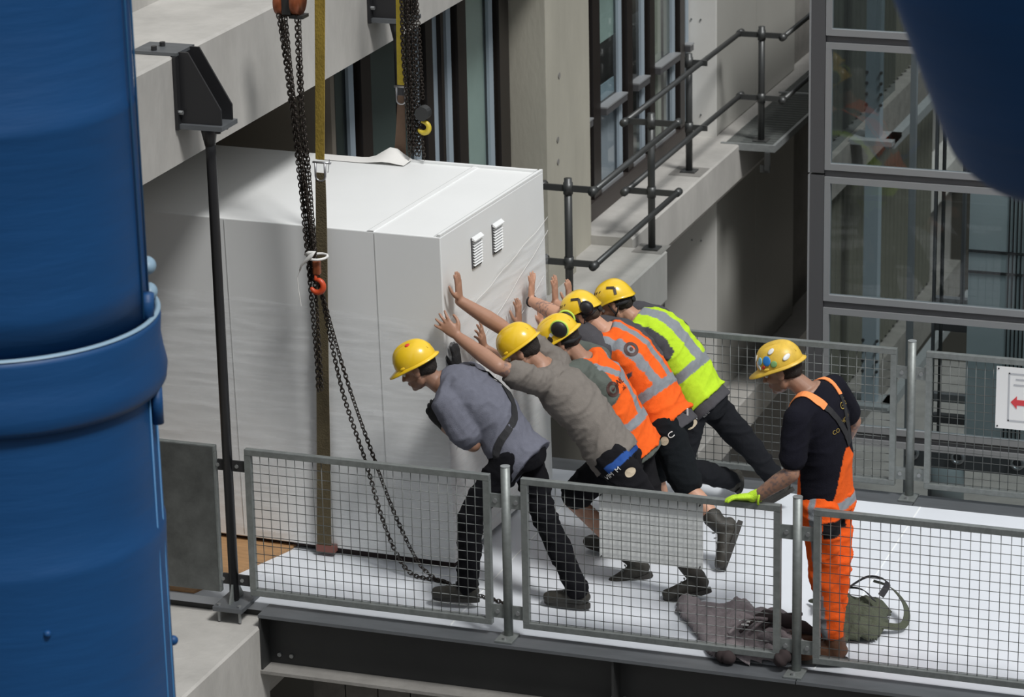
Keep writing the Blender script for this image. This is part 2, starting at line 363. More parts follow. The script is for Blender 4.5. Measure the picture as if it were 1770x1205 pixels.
# white clad pier, storeys above and below
for nm, z0, z1, lab in (('pier_white_upper', -.004, 3.0, 'white clad pier on the ledge past the windows'), ('pier_white_lower', -2.29, -.42, 'white clad pier of the storey below')):
    e = sgroup(nm, lab)
    x0 = -2.34
    obj('front_panel', G().box(x0, -1.893, 10.37, 10.40, z0, z1), M['white_panel'], e)
    obj('side_panel', G().box(-1.92, -1.893, 10.402, 11.60, z0 + .01, z1), M['grey_panel'], e)
    obj('side_panel', G().box(-1.92, -1.893, 11.612, 12.88, z0 + .01, z1), M['grey_panel'], e)
    obj('core', G().box(x0 + .02, -1.925, 10.41, 12.86, z0, z1), M['concrete_dark'], e)
    for z in ((.18, .98, 1.6) if z0 > -1 else (-.9, -1.8)):
        for x in (-2.10, -2.02):
            obj('screw', G().tube([V(x, 10.37, z), V(x, 10.362, z)], .008, 8), M['bolt'], e)
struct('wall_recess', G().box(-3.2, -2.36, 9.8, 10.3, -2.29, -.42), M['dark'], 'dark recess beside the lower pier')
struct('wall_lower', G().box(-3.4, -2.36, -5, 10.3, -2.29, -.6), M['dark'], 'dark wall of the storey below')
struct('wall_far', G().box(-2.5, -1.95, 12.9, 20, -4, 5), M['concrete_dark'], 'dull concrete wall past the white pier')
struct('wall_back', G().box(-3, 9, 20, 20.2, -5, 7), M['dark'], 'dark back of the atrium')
# grating platform
gp = sgroup('grating_platform', 'metal grating platform at the end of the ledge')
obj('edge_angle', G().box(-1.80, -1.34, 10.19, 10.215, -.05, .006).box(-1.365, -1.34, 10.216, 15, -.05, .006).box(-1.80, -1.366, 12.0, 12.03, -.03, .008), M['galv_light'], gp)
gg = G()
for i in range(46): gg.box(-1.765 + i * .0088, -1.763 + i * .0088, 10.22, 15, -.03, .002)
for i in range(60): gg.box(-1.765, -1.37, 10.22 + i * .08, 10.228 + i * .08, -.028, .0)
obj('grating_bars', gg, M['galv'], gp, kind='stuff')
obj('bracket', G().box(-1.42, -1.38, 10.16, 10.20, -.20, -.05).box(-1.46, -1.38, 10.17, 10.19, -.22, -.16), M['rail'], gp)

# --- handrail on the ledge: crossbars with staggered rails
def rail_post(x, y, z0, arms, label):
    e = thing('rail_post', label, 'railing post', (x, y, z0), 'handrail posts along the ledge')
    obj('tube', G().tube([V(x, y, z0), V(x, y, .955)], .027, 14), M['rail'], e, smooth=True)
    obj('base_plate', G().box(x - .06, x + .06, y - .06, y + .06, z0, z0 + .012), M['rail'], e)
    for z in (.885, .36):
        obj('arm', G().box(x + arms[0], x + arms[1], y - .008, y + .008, z - .022, z + .022), M['rail'], e)
        obj('clamp', G().tube([V(x, y, z - .04), V(x, y, z + .04)], .033, 14), M['rail'], e, smooth=True)
    return e
rail_post(-1.5, 5.44, -.074, (-.19, .19), 'handrail post rising behind the workers with crossed arms')
rail_post(-1.5, 7.33, -.074, (-.19, .19), 'handrail post standing at the step in the ledge')
rail_post(-1.79, 9.26, -.002, (0, .15), 'handrail post set back against the windows')
rail_post(-1.5, 10.35, -.002, (-.19, .19), 'handrail post standing on the grating platform')
def rail(x, y0, y1, z, label):
    e = thing('handrail', label, 'handrail', (x, y0, z), 'steel handrails along the ledge')
    obj('rail_tube', G().tube([V(x, y0, z), V(x, y1, z)], .021, 12), M['rail'], e, smooth=True)
    for y in (y0, y1): obj('end_cap', G().tube([V(x, y - .035, z), V(x, y + .035, z)], .029, 12), M['rail'], e, smooth=True)
for z, n in ((.885, 'top'), (.36, 'lower')):
    rail(-1.69, 3.9, 5.47, z, n + ' handrail coming out from behind the white cabinet')
    rail(-1.31, 5.41, 7.37, z, n + ' handrail between the first two posts of the ledge')
    rail(-1.69, 7.29, 10.39, z, n + ' handrail passing in front of the tall windows')
    rail(-1.31, 10.31, 16.0, z, n + ' handrail above the grating platform')

# --- glazed lift shaft
def lift_front():
    e = sgroup('wall_glazed', 'glazed front of the lift shaft')
    Y = 4.2
    for z0, z1 in ((-3.6, -.30), (-.285, 1.45), (1.465, 3.6)):
        obj('corner_post', G().box(.512, .600, Y - .02, Y + .10, z0, z1), M['alu_dark'], e)
        obj('post_edge', G().box(.500, .5115, Y - .024, Y + .10, z0, z1), M['alu'], e)
    for x in (3.4,): obj('corner_post', G().box(x, x + .09, Y - .02, Y + .1, -3.6, 3.6), M['alu_dark'], e)
    for k in range(-1, 5):
        zt = 2.31 - .845 * k
        obj('transom', G().box(.601, 3.4, Y + .0, Y + .08, zt - .02, zt + .02), M['alu_dark'], e)
        for za, zb in ((zt + .022, zt + .062), (zt - .062, zt - .022)):
            obj('frame_bar', G().box(.603, 3.4, Y - .02, Y + .02, za, zb), M['alu'], e)
        obj('frame_bar', G().box(.603, .640, Y - .02, Y + .02, zt + .0625, zt + .7825), M['alu'], e)
        obj('pane', G().box(.641, 3.4, Y - .002, Y + .006, zt + .063, zt + .782), M['glass'], e)
    obj('side_glass', G().box(.515, .525, Y + .1, Y + 2.2, 1.47, 3.6), M['glass'], e)
    return e
lift_front()
sh = sgroup('shaft_frame', 'steel frame inside the lift shaft')
obj('guide_post', G().box(.955, .985, 5.0, 5.05, -3.6, 3.6), M['alu'], sh)
obj('guide_post', G().box(.925, .945, 5.1, 5.15, -3.6, 3.6), M['alu'], sh)
obj('guide_rail', G().box(1.07, 1.085, 5.2, 5.25, -3.6, 3.6), M['alu_dark'], sh)
obj('guide_rail', G().box(1.12, 1.135, 5.2, 5.25, -3.6, 3.6), M['steel_dark'], sh)
obj('divider', G().box(1.265, 1.285, 5.15, 5.2, .3, 2), M['alu_dark'], sh)
for z, m in ((.22, 'alu'), (.05, 'alu_dark'), (-.45, 'alu'), (-.60, 'alu_dark'), (-.78, 'steel_grey')):
    obj('cross_beam', G().box(1.0, 3.3, 5.6, 5.66, z, z + .055), M[m], sh)
obj('machine_beam', G().box(.98, 3.3, 4.9, 4.98, -.66, -.55), M['alu_dark'], sh)
for x in (1.03, 1.33, 1.72, 2.05):
    gg = G(); c = V(x, 4.88, -.565)
    rr = [[c + V(math.cos(a) * (.038 + .012 * math.cos(b)), .012 * math.sin(b) * 1.4, math.sin(a) * (.038 + .012 * math.cos(b))) for b in [2 * PI * j / 8 for j in range(8)]] for a in [2 * PI * i / 16 for i in range(17)]]
    gg.rings(rr, False); obj('lifting_eye', gg, M['silver'], sh, smooth=True)
obj('shaft_back', G().box(.9, 3.4, 7.4, 7.5, -1.0, 3.6), M['alu_dark'], sh)
obj('red_pump', G().box(1.1, 1.36, 5.0, 5.2, -1.25, -1.06), M['red_thing'], sh)
obj('pump_tank', G().tube([V(1.17, 5.3, -1.1), V(1.17, 5.3, -.72)], .12, 20), M['car'], sh, smooth=True)
lc = thing('lift_car', 'pale grey lift car with dark grooves behind the shaft glass', 'lift', (1.6, 5.6, -.6))
obj('car_body', G().box(1.305, 2.9, 5.2, 6.5, -.59, 1.55), M['car'], lc)
for i in range(5): obj('groove', G().box(1.562 + i * .026, 1.570 + i * .026, 5.192, 5.2, -.59, 1.55), M['black'], lc)
for z in (.74, .60): obj('groove_bar', G().box(1.305, 2.9, 5.188, 5.2, z - .008, z + .008), M['steel_dark'], lc)
# facade seen through the glass, two storeys
for z0 in (0, -2.29):
    e = sgroup('corrugated_wall', 'ribbed cladding seen through the lift shaft')
    xw = -.93
    for i in range(26):
        y = 10.3 + i * .15
        obj('rib', G().prism([(xw, y), (xw + .028, y + .03), (xw + .028, y + .09), (xw, y + .12), (xw, y + .15), (xw - .02, y + .15), (xw - .02, y)], 'z', z0 + .03, z0 + 1.95), M['corr'], e)
    obj('ledge', G().box(-.97, -.79, 9.9, 15, z0 - .34, z0), M['block'], e)
    obj('shaft_column', G().box(-.69, -.57, 10.6, 10.72, z0 + .02, z0 + 2.0), M['column'], e)
    obj('column_base', G().box(-.80, -.44, 10.5, 10.85, z0 - .02, z0 + .02), M['galv_light'], e)
    obj('box_beam', G().box(-.52, -.44, 10.6, 14, z0 - .06, z0 + .02), M['galv_light'], e)
    for k in range(4):
        for dx in (-.1, .02):
            obj('bolt_head', G().tube([V(-.58 + dx, 10.6, z0 + .3 + k * .09), V(-.58 + dx, 10.58, z0 + .3 + k * .09)], .014, 6), M['steel_dark'], e)

# ================================================================== BLUE DUCTS
def duct_left():
    e = thing('duct_column', 'fat blue steel column with a swollen joint and thin ridge seams', 'column', (-.267, -4.646, -2))
    A = V(-.267, -4.646, 0); R = .565
    toc = (V(5.4083, -14.7376, 0) - A).normalized(); side = V(-toc.y, toc.x, 0)
    def ring(z, r, n=96): return [A + V(r * math.cos(2 * PI * k / n), r * math.sin(2 * PI * k / n), z) for k in range(n)]
    # profile (z, radius): upper shell, joint band, lower shell
    up = [(6.5, .545), (4.4, .545), (3.97, .545), (3.95, .553), (3.93, .549), (3.3, .556), (3.142, .560)]
    band = [(3.12, .545), (3.142, .578), (3.147, .592), (3.12, .597), (3.05, .592), (2.99, .60), (2.93, .612), (2.885, .606), (2.862, .592), (2.858, .545)]
    low = [(2.90, .560), (2.5, .566), (2.345, .568), (2.33, .574), (2.30, .574), (2.15, .570), (1.0, .575), (-.5, .58)]
    for nm, pf in (('upper_shell', up), ('joint_band', band), ('lower_shell', low)):
        g = G(); g.rings([ring(z, r) for z, r in pf], nm == 'upper_shell'); obj(nm, g, M['blue'], e, smooth=True)
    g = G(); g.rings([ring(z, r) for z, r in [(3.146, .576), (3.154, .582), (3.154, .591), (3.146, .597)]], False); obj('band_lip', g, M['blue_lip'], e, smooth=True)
    # seam ridge and its lugs on the side towards the facade
    def ang(off): 
        d = (toc * math.cos(off) + side * math.sin(off)); return d
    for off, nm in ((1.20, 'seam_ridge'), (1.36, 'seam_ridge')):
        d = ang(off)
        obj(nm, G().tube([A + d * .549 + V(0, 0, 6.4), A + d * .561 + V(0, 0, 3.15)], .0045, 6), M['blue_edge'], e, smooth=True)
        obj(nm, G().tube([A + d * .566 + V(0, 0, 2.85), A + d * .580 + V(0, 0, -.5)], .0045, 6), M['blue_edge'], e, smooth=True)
    d = ang(1.25)
    obj('lug', G().tube([A + d * .565 + V(0, 0, 3.13), A + d * .57 + V(0, 0, 3.24)], .026, 14), M['blue'], e, smooth=True)
    obj('lug', G().tube([A + d * .585 + V(0, 0, 2.74), A + d * .585 + V(0, 0, 2.88)], .022, 14), M['blue'], e, smooth=True)
    d = ang(1.62)
    for z in (3.20, 3.30):
        obj('ear', G().ell(A + d * .556 + V(0, 0, z - .015), d * .036, V(-d.y, d.x, 0) * .05, V(0, 0, .034), 20, 12), M['blue_lip'], e, smooth=True)  # pale colour on the ears stands in for sky reflected on them
    obj('rivet', G().sph(A + ang(.17) * .574 + V(0, 0, 2.10), .014), M['blue'], e, smooth=True)
    obj('rivet', G().sph(A + ang(1.55) * .574 + V(0, 0, 1.80), .02), M['blue'], e, smooth=True)
duct_left()
def duct_right():
    c = V(4.301, -7.88, 5.033); a = V(.1699, .5184, -.8365).normalized()
    b1 = a.orthogonal().normalized(); b2 = a.cross(b1); R = .373
    prof = [(-2.6, R), (-.05, R), (-.02, R * .995), (.0, R * .97), (.012, R * .9), (.016, R * .5), (.016, .01)]
    g = G(); n = 80
    g.rings([[c + a * t + (b1 * math.cos(2 * PI * k / n) + b2 * math.sin(2 * PI * k / n)) * r for k in range(n)] for t, r in prof])
    tag(obj('duct_end', g, M['blue'], smooth=True), 'slanting blue steel duct end hanging in the near upper corner by the lift shaft', 'duct')
duct_right()

# ================================================================== FENCES
def fence_panel(x0, x1, y, label, solid=False, clampx=None):
    e = thing('mesh_panel', label, 'fence panel', ((x0 + x1) / 2, y, .063), 'wire mesh railing panels')
    z0, z1, t = .063, .895, .034
    g = G()
    obj('top_bar', g.box(x0, x1, y - t / 2, y + t / 2, z1 - t, z1), M['galv'], e, bevel=.003)
    obj('bottom_bar', G().box(x0, x1, y - t / 2, y + t / 2, z0, z0 + t), M['galv'], e, bevel=.003)
    obj('side_bar', G().box(x0, x0 + t, y - t / 2, y + t / 2, z0 + t + .0005, z1 - t - .0005), M['galv'], e)
    obj('side_bar', G().box(x1 - t, x1, y - t / 2, y + t / 2, z0 + t + .0005, z1 - t - .0005), M['galv'], e)
    if solid:
        obj('steel_sheet', G().box(x0 + .01, x1 - .01, y - t / 2 - .006, y - t / 2 - .001, z0 + .005, z1 - .005), M['steel_sheet'], e)
    else:
        g = G(); r = .0021; n = int(round((x1 - x0 - 2 * t) / .05)); px = (x1 - x0 - 2 * t) / n
        for i in range(1, n):
            x = x0 + t + px * i + random.uniform(-.0015, .0015); g.tube([V(x, y, z0 + t * .7), V(x + random.uniform(-.001, .001), y, .5), V(x, y, z1 - t * .7)], r, 5)
        g2 = 15; pz = (z1 - z0 - 2 * t) / g2
        for i in range(0, g2 + 1):
            z = z0 + t + pz * i + (.008 if i == 0 else 0) - (.012 if i == g2 else 0)
            if i == g2: continue
            g.tube([V(x0 + t * .7, y + .004, z), V(x1 - t * .7, y + .004, z)], r, 5)
        obj('wire_mesh', g, M['wire'], e, kind='stuff', smooth=True)
    return e
M['steel_sheet'] = mat('steel_sheet', (0.16, 0.17, 0.165), .45, .5, var=.45, vscale=6)
M['screw'] = M['bolt']
def fence_post(x, y, label, tall=False, inward=1):
    e = thing('fence_post', label, 'fence post', (x, y, 0), 'galvanised railing posts')
    obj('tube', G().tube([V(x, y, .012), V(x, y, .945)], .0245, 20), M['galv'], e, smooth=True)
    obj('cap', G().tube([V(x, y, .945), V(x, y, .949), V(x, y, .9495)], [.0255, .0255, .021], 20), M['galv_light'], e)
    obj('base_plate', G().box(x - .045, x + .05, y - .095, y + .035, .0005, .012), M['galv'], e, bevel=.002)
    for dx, dy in ((.0, -.065),): obj('bolt', G().hexn((x + dx, y + dy, .012), (0, 0, 1), .012, .012), M['bolt'], e)
    for z in (.755, .14):
        for s in (-1, 1):
            a, b = sorted((x + s * .022, x + s * .086))
            obj('lug', G().box(a, b, y - .005, y + .005, z - .037, z + .037), M['galv'], e)
            obj('lug_bolt', G().hexn((x + s * .056, y - .005, z), (0, -1, 0), .0125, .008), M['bolt'], e)
    return e
X1, X2 = 0.0, 1.5466
fence_panel(-1.461, -.086, 0, 'near railing mesh panel in front of the white cabinet and hanging chain')
p2 = fence_panel(.086, 1.461, 0, 'near railing mesh panel carrying a white board')
fence_panel(1.633, 3.008, 0, 'near railing mesh panel in front of the orange trousers')
fence_post(X1, 0, 'near railing post at the feet of the first workers')
fence_post(X2, 0, 'near railing post beside the man in orange dungarees')
fence_panel(-1.46 + 1.524 - .0, 1.438, 2.6176, 'far railing mesh panel behind the pushing workers')
fence_panel(1.61, 2.985, 2.6176, 'far railing mesh panel with the arrow sign')
fence_post(1.524, 2.6176, 'far railing post in front of the lift shaft')
fence_post(-.0226, 2.6176, 'far railing post hidden behind the huddle of workers')
fp = fence_panel(-2.95, -1.632, 0, 'railing panel faced with dull steel sheet beside the blue column', solid=True)
wb = tag(obj('white_board', G().box(.497, 1.049, .019, .026, .492, .852), M['sheet'], bevel=.002), 'blank white board tied behind the near mesh panel', 'board')
for x, z in ((.51, .84), (1.036, .84), (.51, .505), (1.036, .505)):
    obj('cable_tie', G().tube([V(x, .0, z), V(x, .012, z + .004), V(x, .018, z)], .003, 6), M['black'], wb)
# sign on the far fence
sg = thing('arrow_sign', 'white sign with a red arrow on the far railing', 'sign', (2.25, 2.597, .66))
obj('board', G().box(2.018, 2.48, 2.590, 2.596, .482, .850), M['sign'], sg)
fr = G(); xa, xb, za, zb, yy = 2.088, 2.42, .530, .818, 2.5885
for a in ((xa, xb, zb - .008, zb), (xa, xb, za, za + .008), (xa, xa + .008, za, zb), (xb - .008, xb, za, zb)): fr.box(a[0], a[1], yy - .001, yy + .001, a[2], a[3])
obj('border', fr, M['sign_line'], sg)
for z, a, b in ((.778, 2.13, 2.37), (.745, 2.118, 2.385)): obj('text_line', G().box(a, b, yy - .001, yy + .001, z, z + .008), M['sign_line'], sg)
obj('arrow', G().prism([(2.103, .644), (2.138, .682), (2.138, .660), (2.28, .660), (2.28, .628), (2.138, .628), (2.138, .606)], 'y', yy - .001, yy + .001), M['sign_red'], sg)
for x in (2.030, 2.468):
    for z in (.495, .838): obj('screw', G().hexn((x, 2.590, z), (0, -1, 0), .005, .003), M['black'], sg)

# ================================================================== HANGER RODS
def bracket(y, rod, lab):
    e = thing('hanger_bracket', lab, 'bracket', (-1.6, y, 2.7), 'steel brackets bolted to the edge beam')
    x0 = -1.718
    obj('top_plate', G().box(-1.95, x0 + .02, y - .085, y + .13, 3.0135, 3.03), M['steel_grey'], e)
    obj('back_plate', G().box(x0, x0 + .018, y - .10, y + .13, 2.63, 3.0125), M['rod'], e)
    for yy in (y - .06, y + .075):
        obj('gusset', G().prism([(x0 + .0185, 2.66), (x0 + .24, 2.66), (x0 + .24, 2.74), (x0 + .07, 3.03), (x0 + .0185, 3.03)], 'y', yy, yy + .012), M['rod'], e)
    obj('foot_plate', G().box(x0 + .0185, x0 + .255, y - .09, y + .105, 2.635, 2.659), M['steel_grey'], e)
    for dx, dy in ((.05, -.05), (.05, .05)): obj('bolt', G().hexn((-1.90 + dx * 1.2, y + dy, 3.03), (0, 0, 1), .016, .022), M['rod'], e)
    for yy in (y - .04, y + .05): obj('bolt', G().hexn((x0 + .21, yy, 2.635), (0, 0, -1), .016, .022), M['rod'], e)
    obj('bolt', G().hexn((x0 + .018, y - .08, 2.72), (1, 0, 0), .012, .02), M['bolt'], e)
    if rod:
        r = thing('hanger_rod', 'tall dark steel rod from base plate on ledge to the beam bracket' if y < 1 else 'dark rod behind the bright yellow strap', 'rod', (-1.556, y, 0))
        zb = .03 if y < 1 else .02
        zt = 2.633
        obj('rod', G().tube([V(-1.560, y - .004, zb), V(-1.572, y, zt - .16), V(-1.575, y, zt - .06)], .0265, 18), M['rod'], r, smooth=True)
        obj('top_cone', G().tube([V(-1.575, y, zt - .10), V(-1.577, y, zt - .02), V(-1.577, y, zt)], [.027, .042, .045], 18), M['rod'], r, smooth=True)
        obj('base_plate', G().box(-1.64, -1.47, y - .12, y + .13, -.006, .020), M['steel_grey'], r, bevel=.002)
        obj('gusset', G().prism([(y - .075, .02), (y + .10, .02), (y + .03, .12), (y - .03, .12)], 'x', -1.565, -1.553), M['galv'], r)
        for dx in (-.06, .06):
            for dy in (-.09, .09): obj('bolt', G().hexn((-1.555 + dx, y + dy, .02), (0, 0, 1), .012, .008), M['bolt'], r)
            obj('stud', G().tube([V(-1.555 + dx, y - .09, -.07), V(-1.555 + dx, y - .09, -.006)], .009, 8), M['bolt'], r)
        for z in (.79, .14):
            for s, l in ((-1, .05), (1, .085)):
                a, b = sorted((-1.565 + s * .02, -1.565 + s * l * 1.15)); obj('clamp_lug', G().box(a, b, y - .006, y + .006, z - .03, z + .03), M['rod'], r)
                obj('lug_bolt', G().hexn((-1.565 + s * .055, y - .006, z), (0, -1, 0), .011, .006), M['bolt'], r)
bracket(0, True, 'dark steel bracket on the beam above the tall rod')
bracket(2.617, True, 'dark steel bracket behind the bright yellow strap')

# ================================================================== WHITE CABINET
TH = math.radians(-1.8); EX = V(math.cos(TH), math.sin(TH), 0); EY = V(-math.sin(TH), math.cos(TH), 0); O = V(-.593, .789, 0)
def bxm(): return Matrix(((EX.x, EY.x, 0, O.x), (EX.y, EY.y, 0, O.y), (0, 0, 1, 0), (0, 0, 0, 1)))
BM = bxm()
cb = thing('plant_cabinet', 'big white plant cabinet wrapped in clear film being pushed into the building', 'cabinet', (-1.6, 1.5, 0))
LX, DY, HT = -2.75, 1.436, 1.897
# body with slightly leaning near corner
v = []
for z in (.04, HT):
    k = (HT - z) / HT
    v += [BM @ V(LX, 0, z), BM @ V(.0 - .0 * k, 0, z), BM @ V(0 + .03 * k, DY, z), BM @ V(LX, DY, z)]
v[5] = BM @ V(-.038, 0, HT); v[6] = BM @ V(.0, DY, HT)
g = G(); g.add(v, [(0, 3, 2, 1), (4, 5, 6, 7), (0, 1, 5, 4), (1, 2, 6, 5), (2, 3, 7, 6), (3, 0, 4, 7)])
obj('casing', g, M['box'], cb, bevel=.006)
def bq(x, y, z): # point on box frame following the lean
    k = z / HT; s = (1 - y / DY) * .038 * k
    return BM @ V(x - s, y, z)
# top lid edges and joints (raised strips)
def strip(nm, a, b, wdir, w_, h, m):
    a, b, wd = Vector(a), Vector(b), Vector(wdir).normalized() * w_; h = Vector(h)
    g = G(); g.add([a, b, b + wd, a + wd, a + h, b + h, b + wd + h, a + wd + h], [(0, 1, 2, 3), (4, 5, 6, 7), (0, 1, 5, 4), (1, 2, 6, 5), (2, 3, 7, 6), (3, 0, 4, 7)]); return obj(nm, g, m, cb)
Z = V(0, 0, .010)
strip('lid_flange', bq(-.002, .004, HT), bq(-.0, DY - .004, HT), -EX, .018, V(0, 0, .014), M['box'])
strip('lid_groove', bq(-.020, .01, HT), bq(-.020, DY - .01, HT), -EX, .022, V(0, 0, .002), M['box_joint'])
strip('lid_joint', bq(-.415, .0, HT), bq(-.415, DY, HT), EX, .028, V(0, 0, .006), M['box'])
strip('lid_joint', bq(-.425, .0, HT), bq(-.425, DY, HT), EX, .009, V(0, 0, .002), M['box_joint'])
strip('lid_rim', bq(-1.0, DY - .035, HT), bq(-.03, DY - .035, HT), EY, .03, V(0, 0, .012), M['box'])
for x in (-.385, -1.28, -2.0, -2.3):
    strip('panel_joint', bq(x, 0, .06) - EY * .0015, bq(x, 0, HT - .01) - EY * .0015, EX, .004, -EY * .001, M['box_joint'])
for yy in (.03, DY - .14):
    strip('base_skid', BM @ V(LX, yy, .0165), BM @ V(-.86, yy, .0165), EY, .10, V(0, 0, .023), M['jacket_dark'])
    strip('base_skid', BM @ V(-.855, yy, .0), BM @ V(-.02, yy, .0), EY, .10, V(0, 0, .039), M['jacket_dark'])
# vents on the end face
def vent(yc, zc):
    e = obj('vent', G().add([bq(-.002, yc - .058, zc - .085), bq(-.002, yc + .058, zc - .085), bq(-.002, yc + .058, zc + .085), bq(-.002, yc - .058, zc + .085)] +
        [bq(.012, yc - .058, zc - .085), bq(.012, yc + .058, zc - .085), bq(.012, yc + .058, zc + .085), bq(.012, yc - .058, zc + .085)],
        [(0, 1, 2, 3), (4, 5, 6, 7), (0, 1, 5, 4), (1, 2, 6, 5), (2, 3, 7, 6), (3, 0, 4, 7)]), M['alu_dark'], cb)
    for i in range(9):
        z = zc - .072 + i * .0158
        obj('louvre', G().add([bq(.012, yc - .058, z + .010), bq(.012, yc + .058, z + .010), bq(.022, yc + .058, z + .002), bq(.022, yc - .058, z + .002), bq(.012, yc - .058, z + .006), bq(.012, yc + .058, z + .006)],
            [(0, 1, 2, 3), (4, 5, 2, 3), (0, 3, 4), (1, 2, 5), (0, 1, 5, 4)]), M['box'], e)
    obj('hood', G().add([bq(.01, yc - .062, zc + .075), bq(.01, yc + .062, zc + .075), bq(.03, yc + .062, zc + .068), bq(.03, yc - .062, zc + .068), bq(.01, yc - .062, zc + .092), bq(.01, yc + .062, zc + .092), bq(.03, yc + .062, zc + .075), bq(.03, yc - .062, zc + .075)],
        [(0, 1, 2, 3), (4, 5, 6, 7), (0, 1, 5, 4), (1, 2, 6, 5), (2, 3, 7, 6), (3, 0, 4, 7)]), M['box'], e)
    return e
vent(.45, 1.70); vent(.735, 1.70)
# labels on the end face, seen through the film
def lab(y0, y1, z0, z1, m, nm='label'):
    g = G(); pts = [(y0, z0), (y1, z0), (y1, z1), (y0, z1)]
    g.add([bq(.001, a, b) for a, b in pts] + [bq(.0022, a, b) for a, b in pts], [(4, 5, 6, 7), (0, 1, 5, 4), (1, 2, 6, 5), (2, 3, 7, 6), (3, 0, 4, 7)]); return obj(nm, g, M[m], cb)
lab(.46, .60, 1.40, 1.432, 'label_y'); lab(.47, .58, 1.32, 1.39, 'label_g'); lab(.66, .78, 1.425, 1.447, 'label_y'); lab(.66, .76, 1.36, 1.415, 'label_g')
lab(.53, .62, 1.24, 1.275, 'label_y'); lab(.70, .79, 1.285, 1.325, 'label_r'); lab(.70, .78, 1.22, 1.26, 'label_g'); lab(.74, .82, 1.13, 1.16, 'label_r')
# film wrap: rippled sheet around near and end faces from z .1 to ~1.4
g = G(); path = []
for i in range(90): path.append(('n', LX + .3 + (-LX - .3) * i / 89))
for i in range(1, 50): path.append(('e', DY * i / 49))
rows = 60; vv = []; ff = []
for j in range(rows + 1):
    for (s, t) in path:
        if s == 'n': zt = 1.48 - .05 * (t - LX - .3) / 2.4 + .01 * math.sin(t * 3)
        else: zt = 1.43 + .16 * (t / DY) + .03 * math.sin(t * 9)
        z = .09 + (zt - .09) * j / rows
        n_ = noise.noise(V(t * .8, z * 11, 3 if s == 'n' else 8)) * .006 + noise.noise(V(t * 2.5 + z * 2, z * 26, 5)) * .003
        off = .010 + n_ + (.010 if s == 'e' else 0)
        p = bq(t, -off, z) if s == 'n' else bq(off, t, z)
        vv.append(p)
L = len(path)
for j in range(rows):
    for i in range(L - 1): ff.append((j * L + i, j * L + i + 1, (j + 1) * L + i + 1, (j + 1) * L + i))
g.add(vv, ff); obj('stretch_film', g, M['wrap'], cb, smooth=True)
# bright film creases on the end face
for (ya, za, yb, zb) in ((.05, 1.06, 1.42, 1.55), (.10, .85, 1.35, 1.30), (.02, .70, .9, 1.05), (.3, 1.42, 1.42, 1.63)):
    pts = [bq(.030, ya + (yb - ya) * t / 12, za + (zb - za) * t / 12 + .006 * math.sin(t * 1.7)) for t in range(13)]
    obj('film_fold', G().tube(pts, .0013, 5), M['rope'], cb, smooth=True)
# film scrap on top by the far strap
g = G(); vv = []; 
for i in range(13):
    for j in range(5):
        u = i / 12; h = .075 * math.exp(-((u - .78) / .16) ** 2) * (1 - j / 5.0) + .004
        vv.append(bq(-1.35 + u * .55, DY - .02 - j * .03, HT + h + .01 * noise.noise(V(i, j, 2))))
g.add(vv, [(i * 5 + j, i * 5 + j + 1, (i + 1) * 5 + j + 1, (i + 1) * 5 + j) for i in range(12) for j in range(4)])
o = obj('film_crumple', g, M['rope'], cb, smooth=True)

# ================================================================== LIFTING GEAR
def ribbon(nm, pts, w_, th, m, parent, wdir=V(1, 0, 0)):
    P = smoothpath(pts, 5); rings = []
    for i, p in enumerate(P):
        d = (P[min(i + 1, len(P) - 1)] - P[max(i - 1, 0)]).normalized(); a = (wdir - d * wdir.dot(d)).normalized(); b = d.cross(a)
        ww = w_(i / (len(P) - 1)) if callable(w_) else w_
        rings.append([p + a * ww / 2 + b * th / 2, p - a * ww / 2 + b * th / 2, p - a * ww / 2 - b * th / 2, p + a * ww / 2 - b * th / 2])
    g = G(); g.rings(rings); return obj(nm, g, m, parent, smooth=False)
def link_geo(g, c, d, side, L=.030, r=.0036, wd=.0095):
    d = d.normalized(); side = (side - d * side.dot(d)).normalized(); nrm = d.cross(side)
    pts = []; h = L / 2 - wd
    for k in range(5): a = PI * k / 4; pts.append(c + d * (h + wd * math.sin(a)) + side * (wd * math.cos(a)))
    for k in range(5): a = PI + PI * k / 4; pts.append(c + d * (-h + wd * math.sin(a)) + side * (wd * math.cos(a)))
    n = len(pts); rings = []
    for i, p in enumerate(pts):
        t = (pts[(i + 1) % n] - pts[i - 1]).normalized(); o_ = t.cross(nrm)
        rings.append([p + (nrm * math.cos(q) + o_ * math.sin(q)) * r for q in (0, PI / 2, PI, 3 * PI / 2)])
    rings.append(rings[0]); g.rings(rings, False)
def chain(nm, pts, m, parent, L=.030, r=.0036, wd=.0095, twist=0.0):
    P = smoothpath(pts, 12); g = G(); pitch = L - 2 * r - .002
    acc = 0; k = 0
    for i in range(len(P) - 1):
        seg = (P[i + 1] - P[i]); l = seg.length
        while acc < l:
            c = P[i] + seg * (acc / l); d = seg.normalized(); s = d.orthogonal().normalized(); s = Matrix.Rotation((PI / 2 if k % 2 else 0) + .5 + twist + .25 * math.sin(k * .3), 3, d) @ s
            link_geo(g, c, d, s, L, r, wd); acc += pitch; k += 1
        acc -= l
    return obj(nm, g, m, parent, smooth=True, kind='stuff')
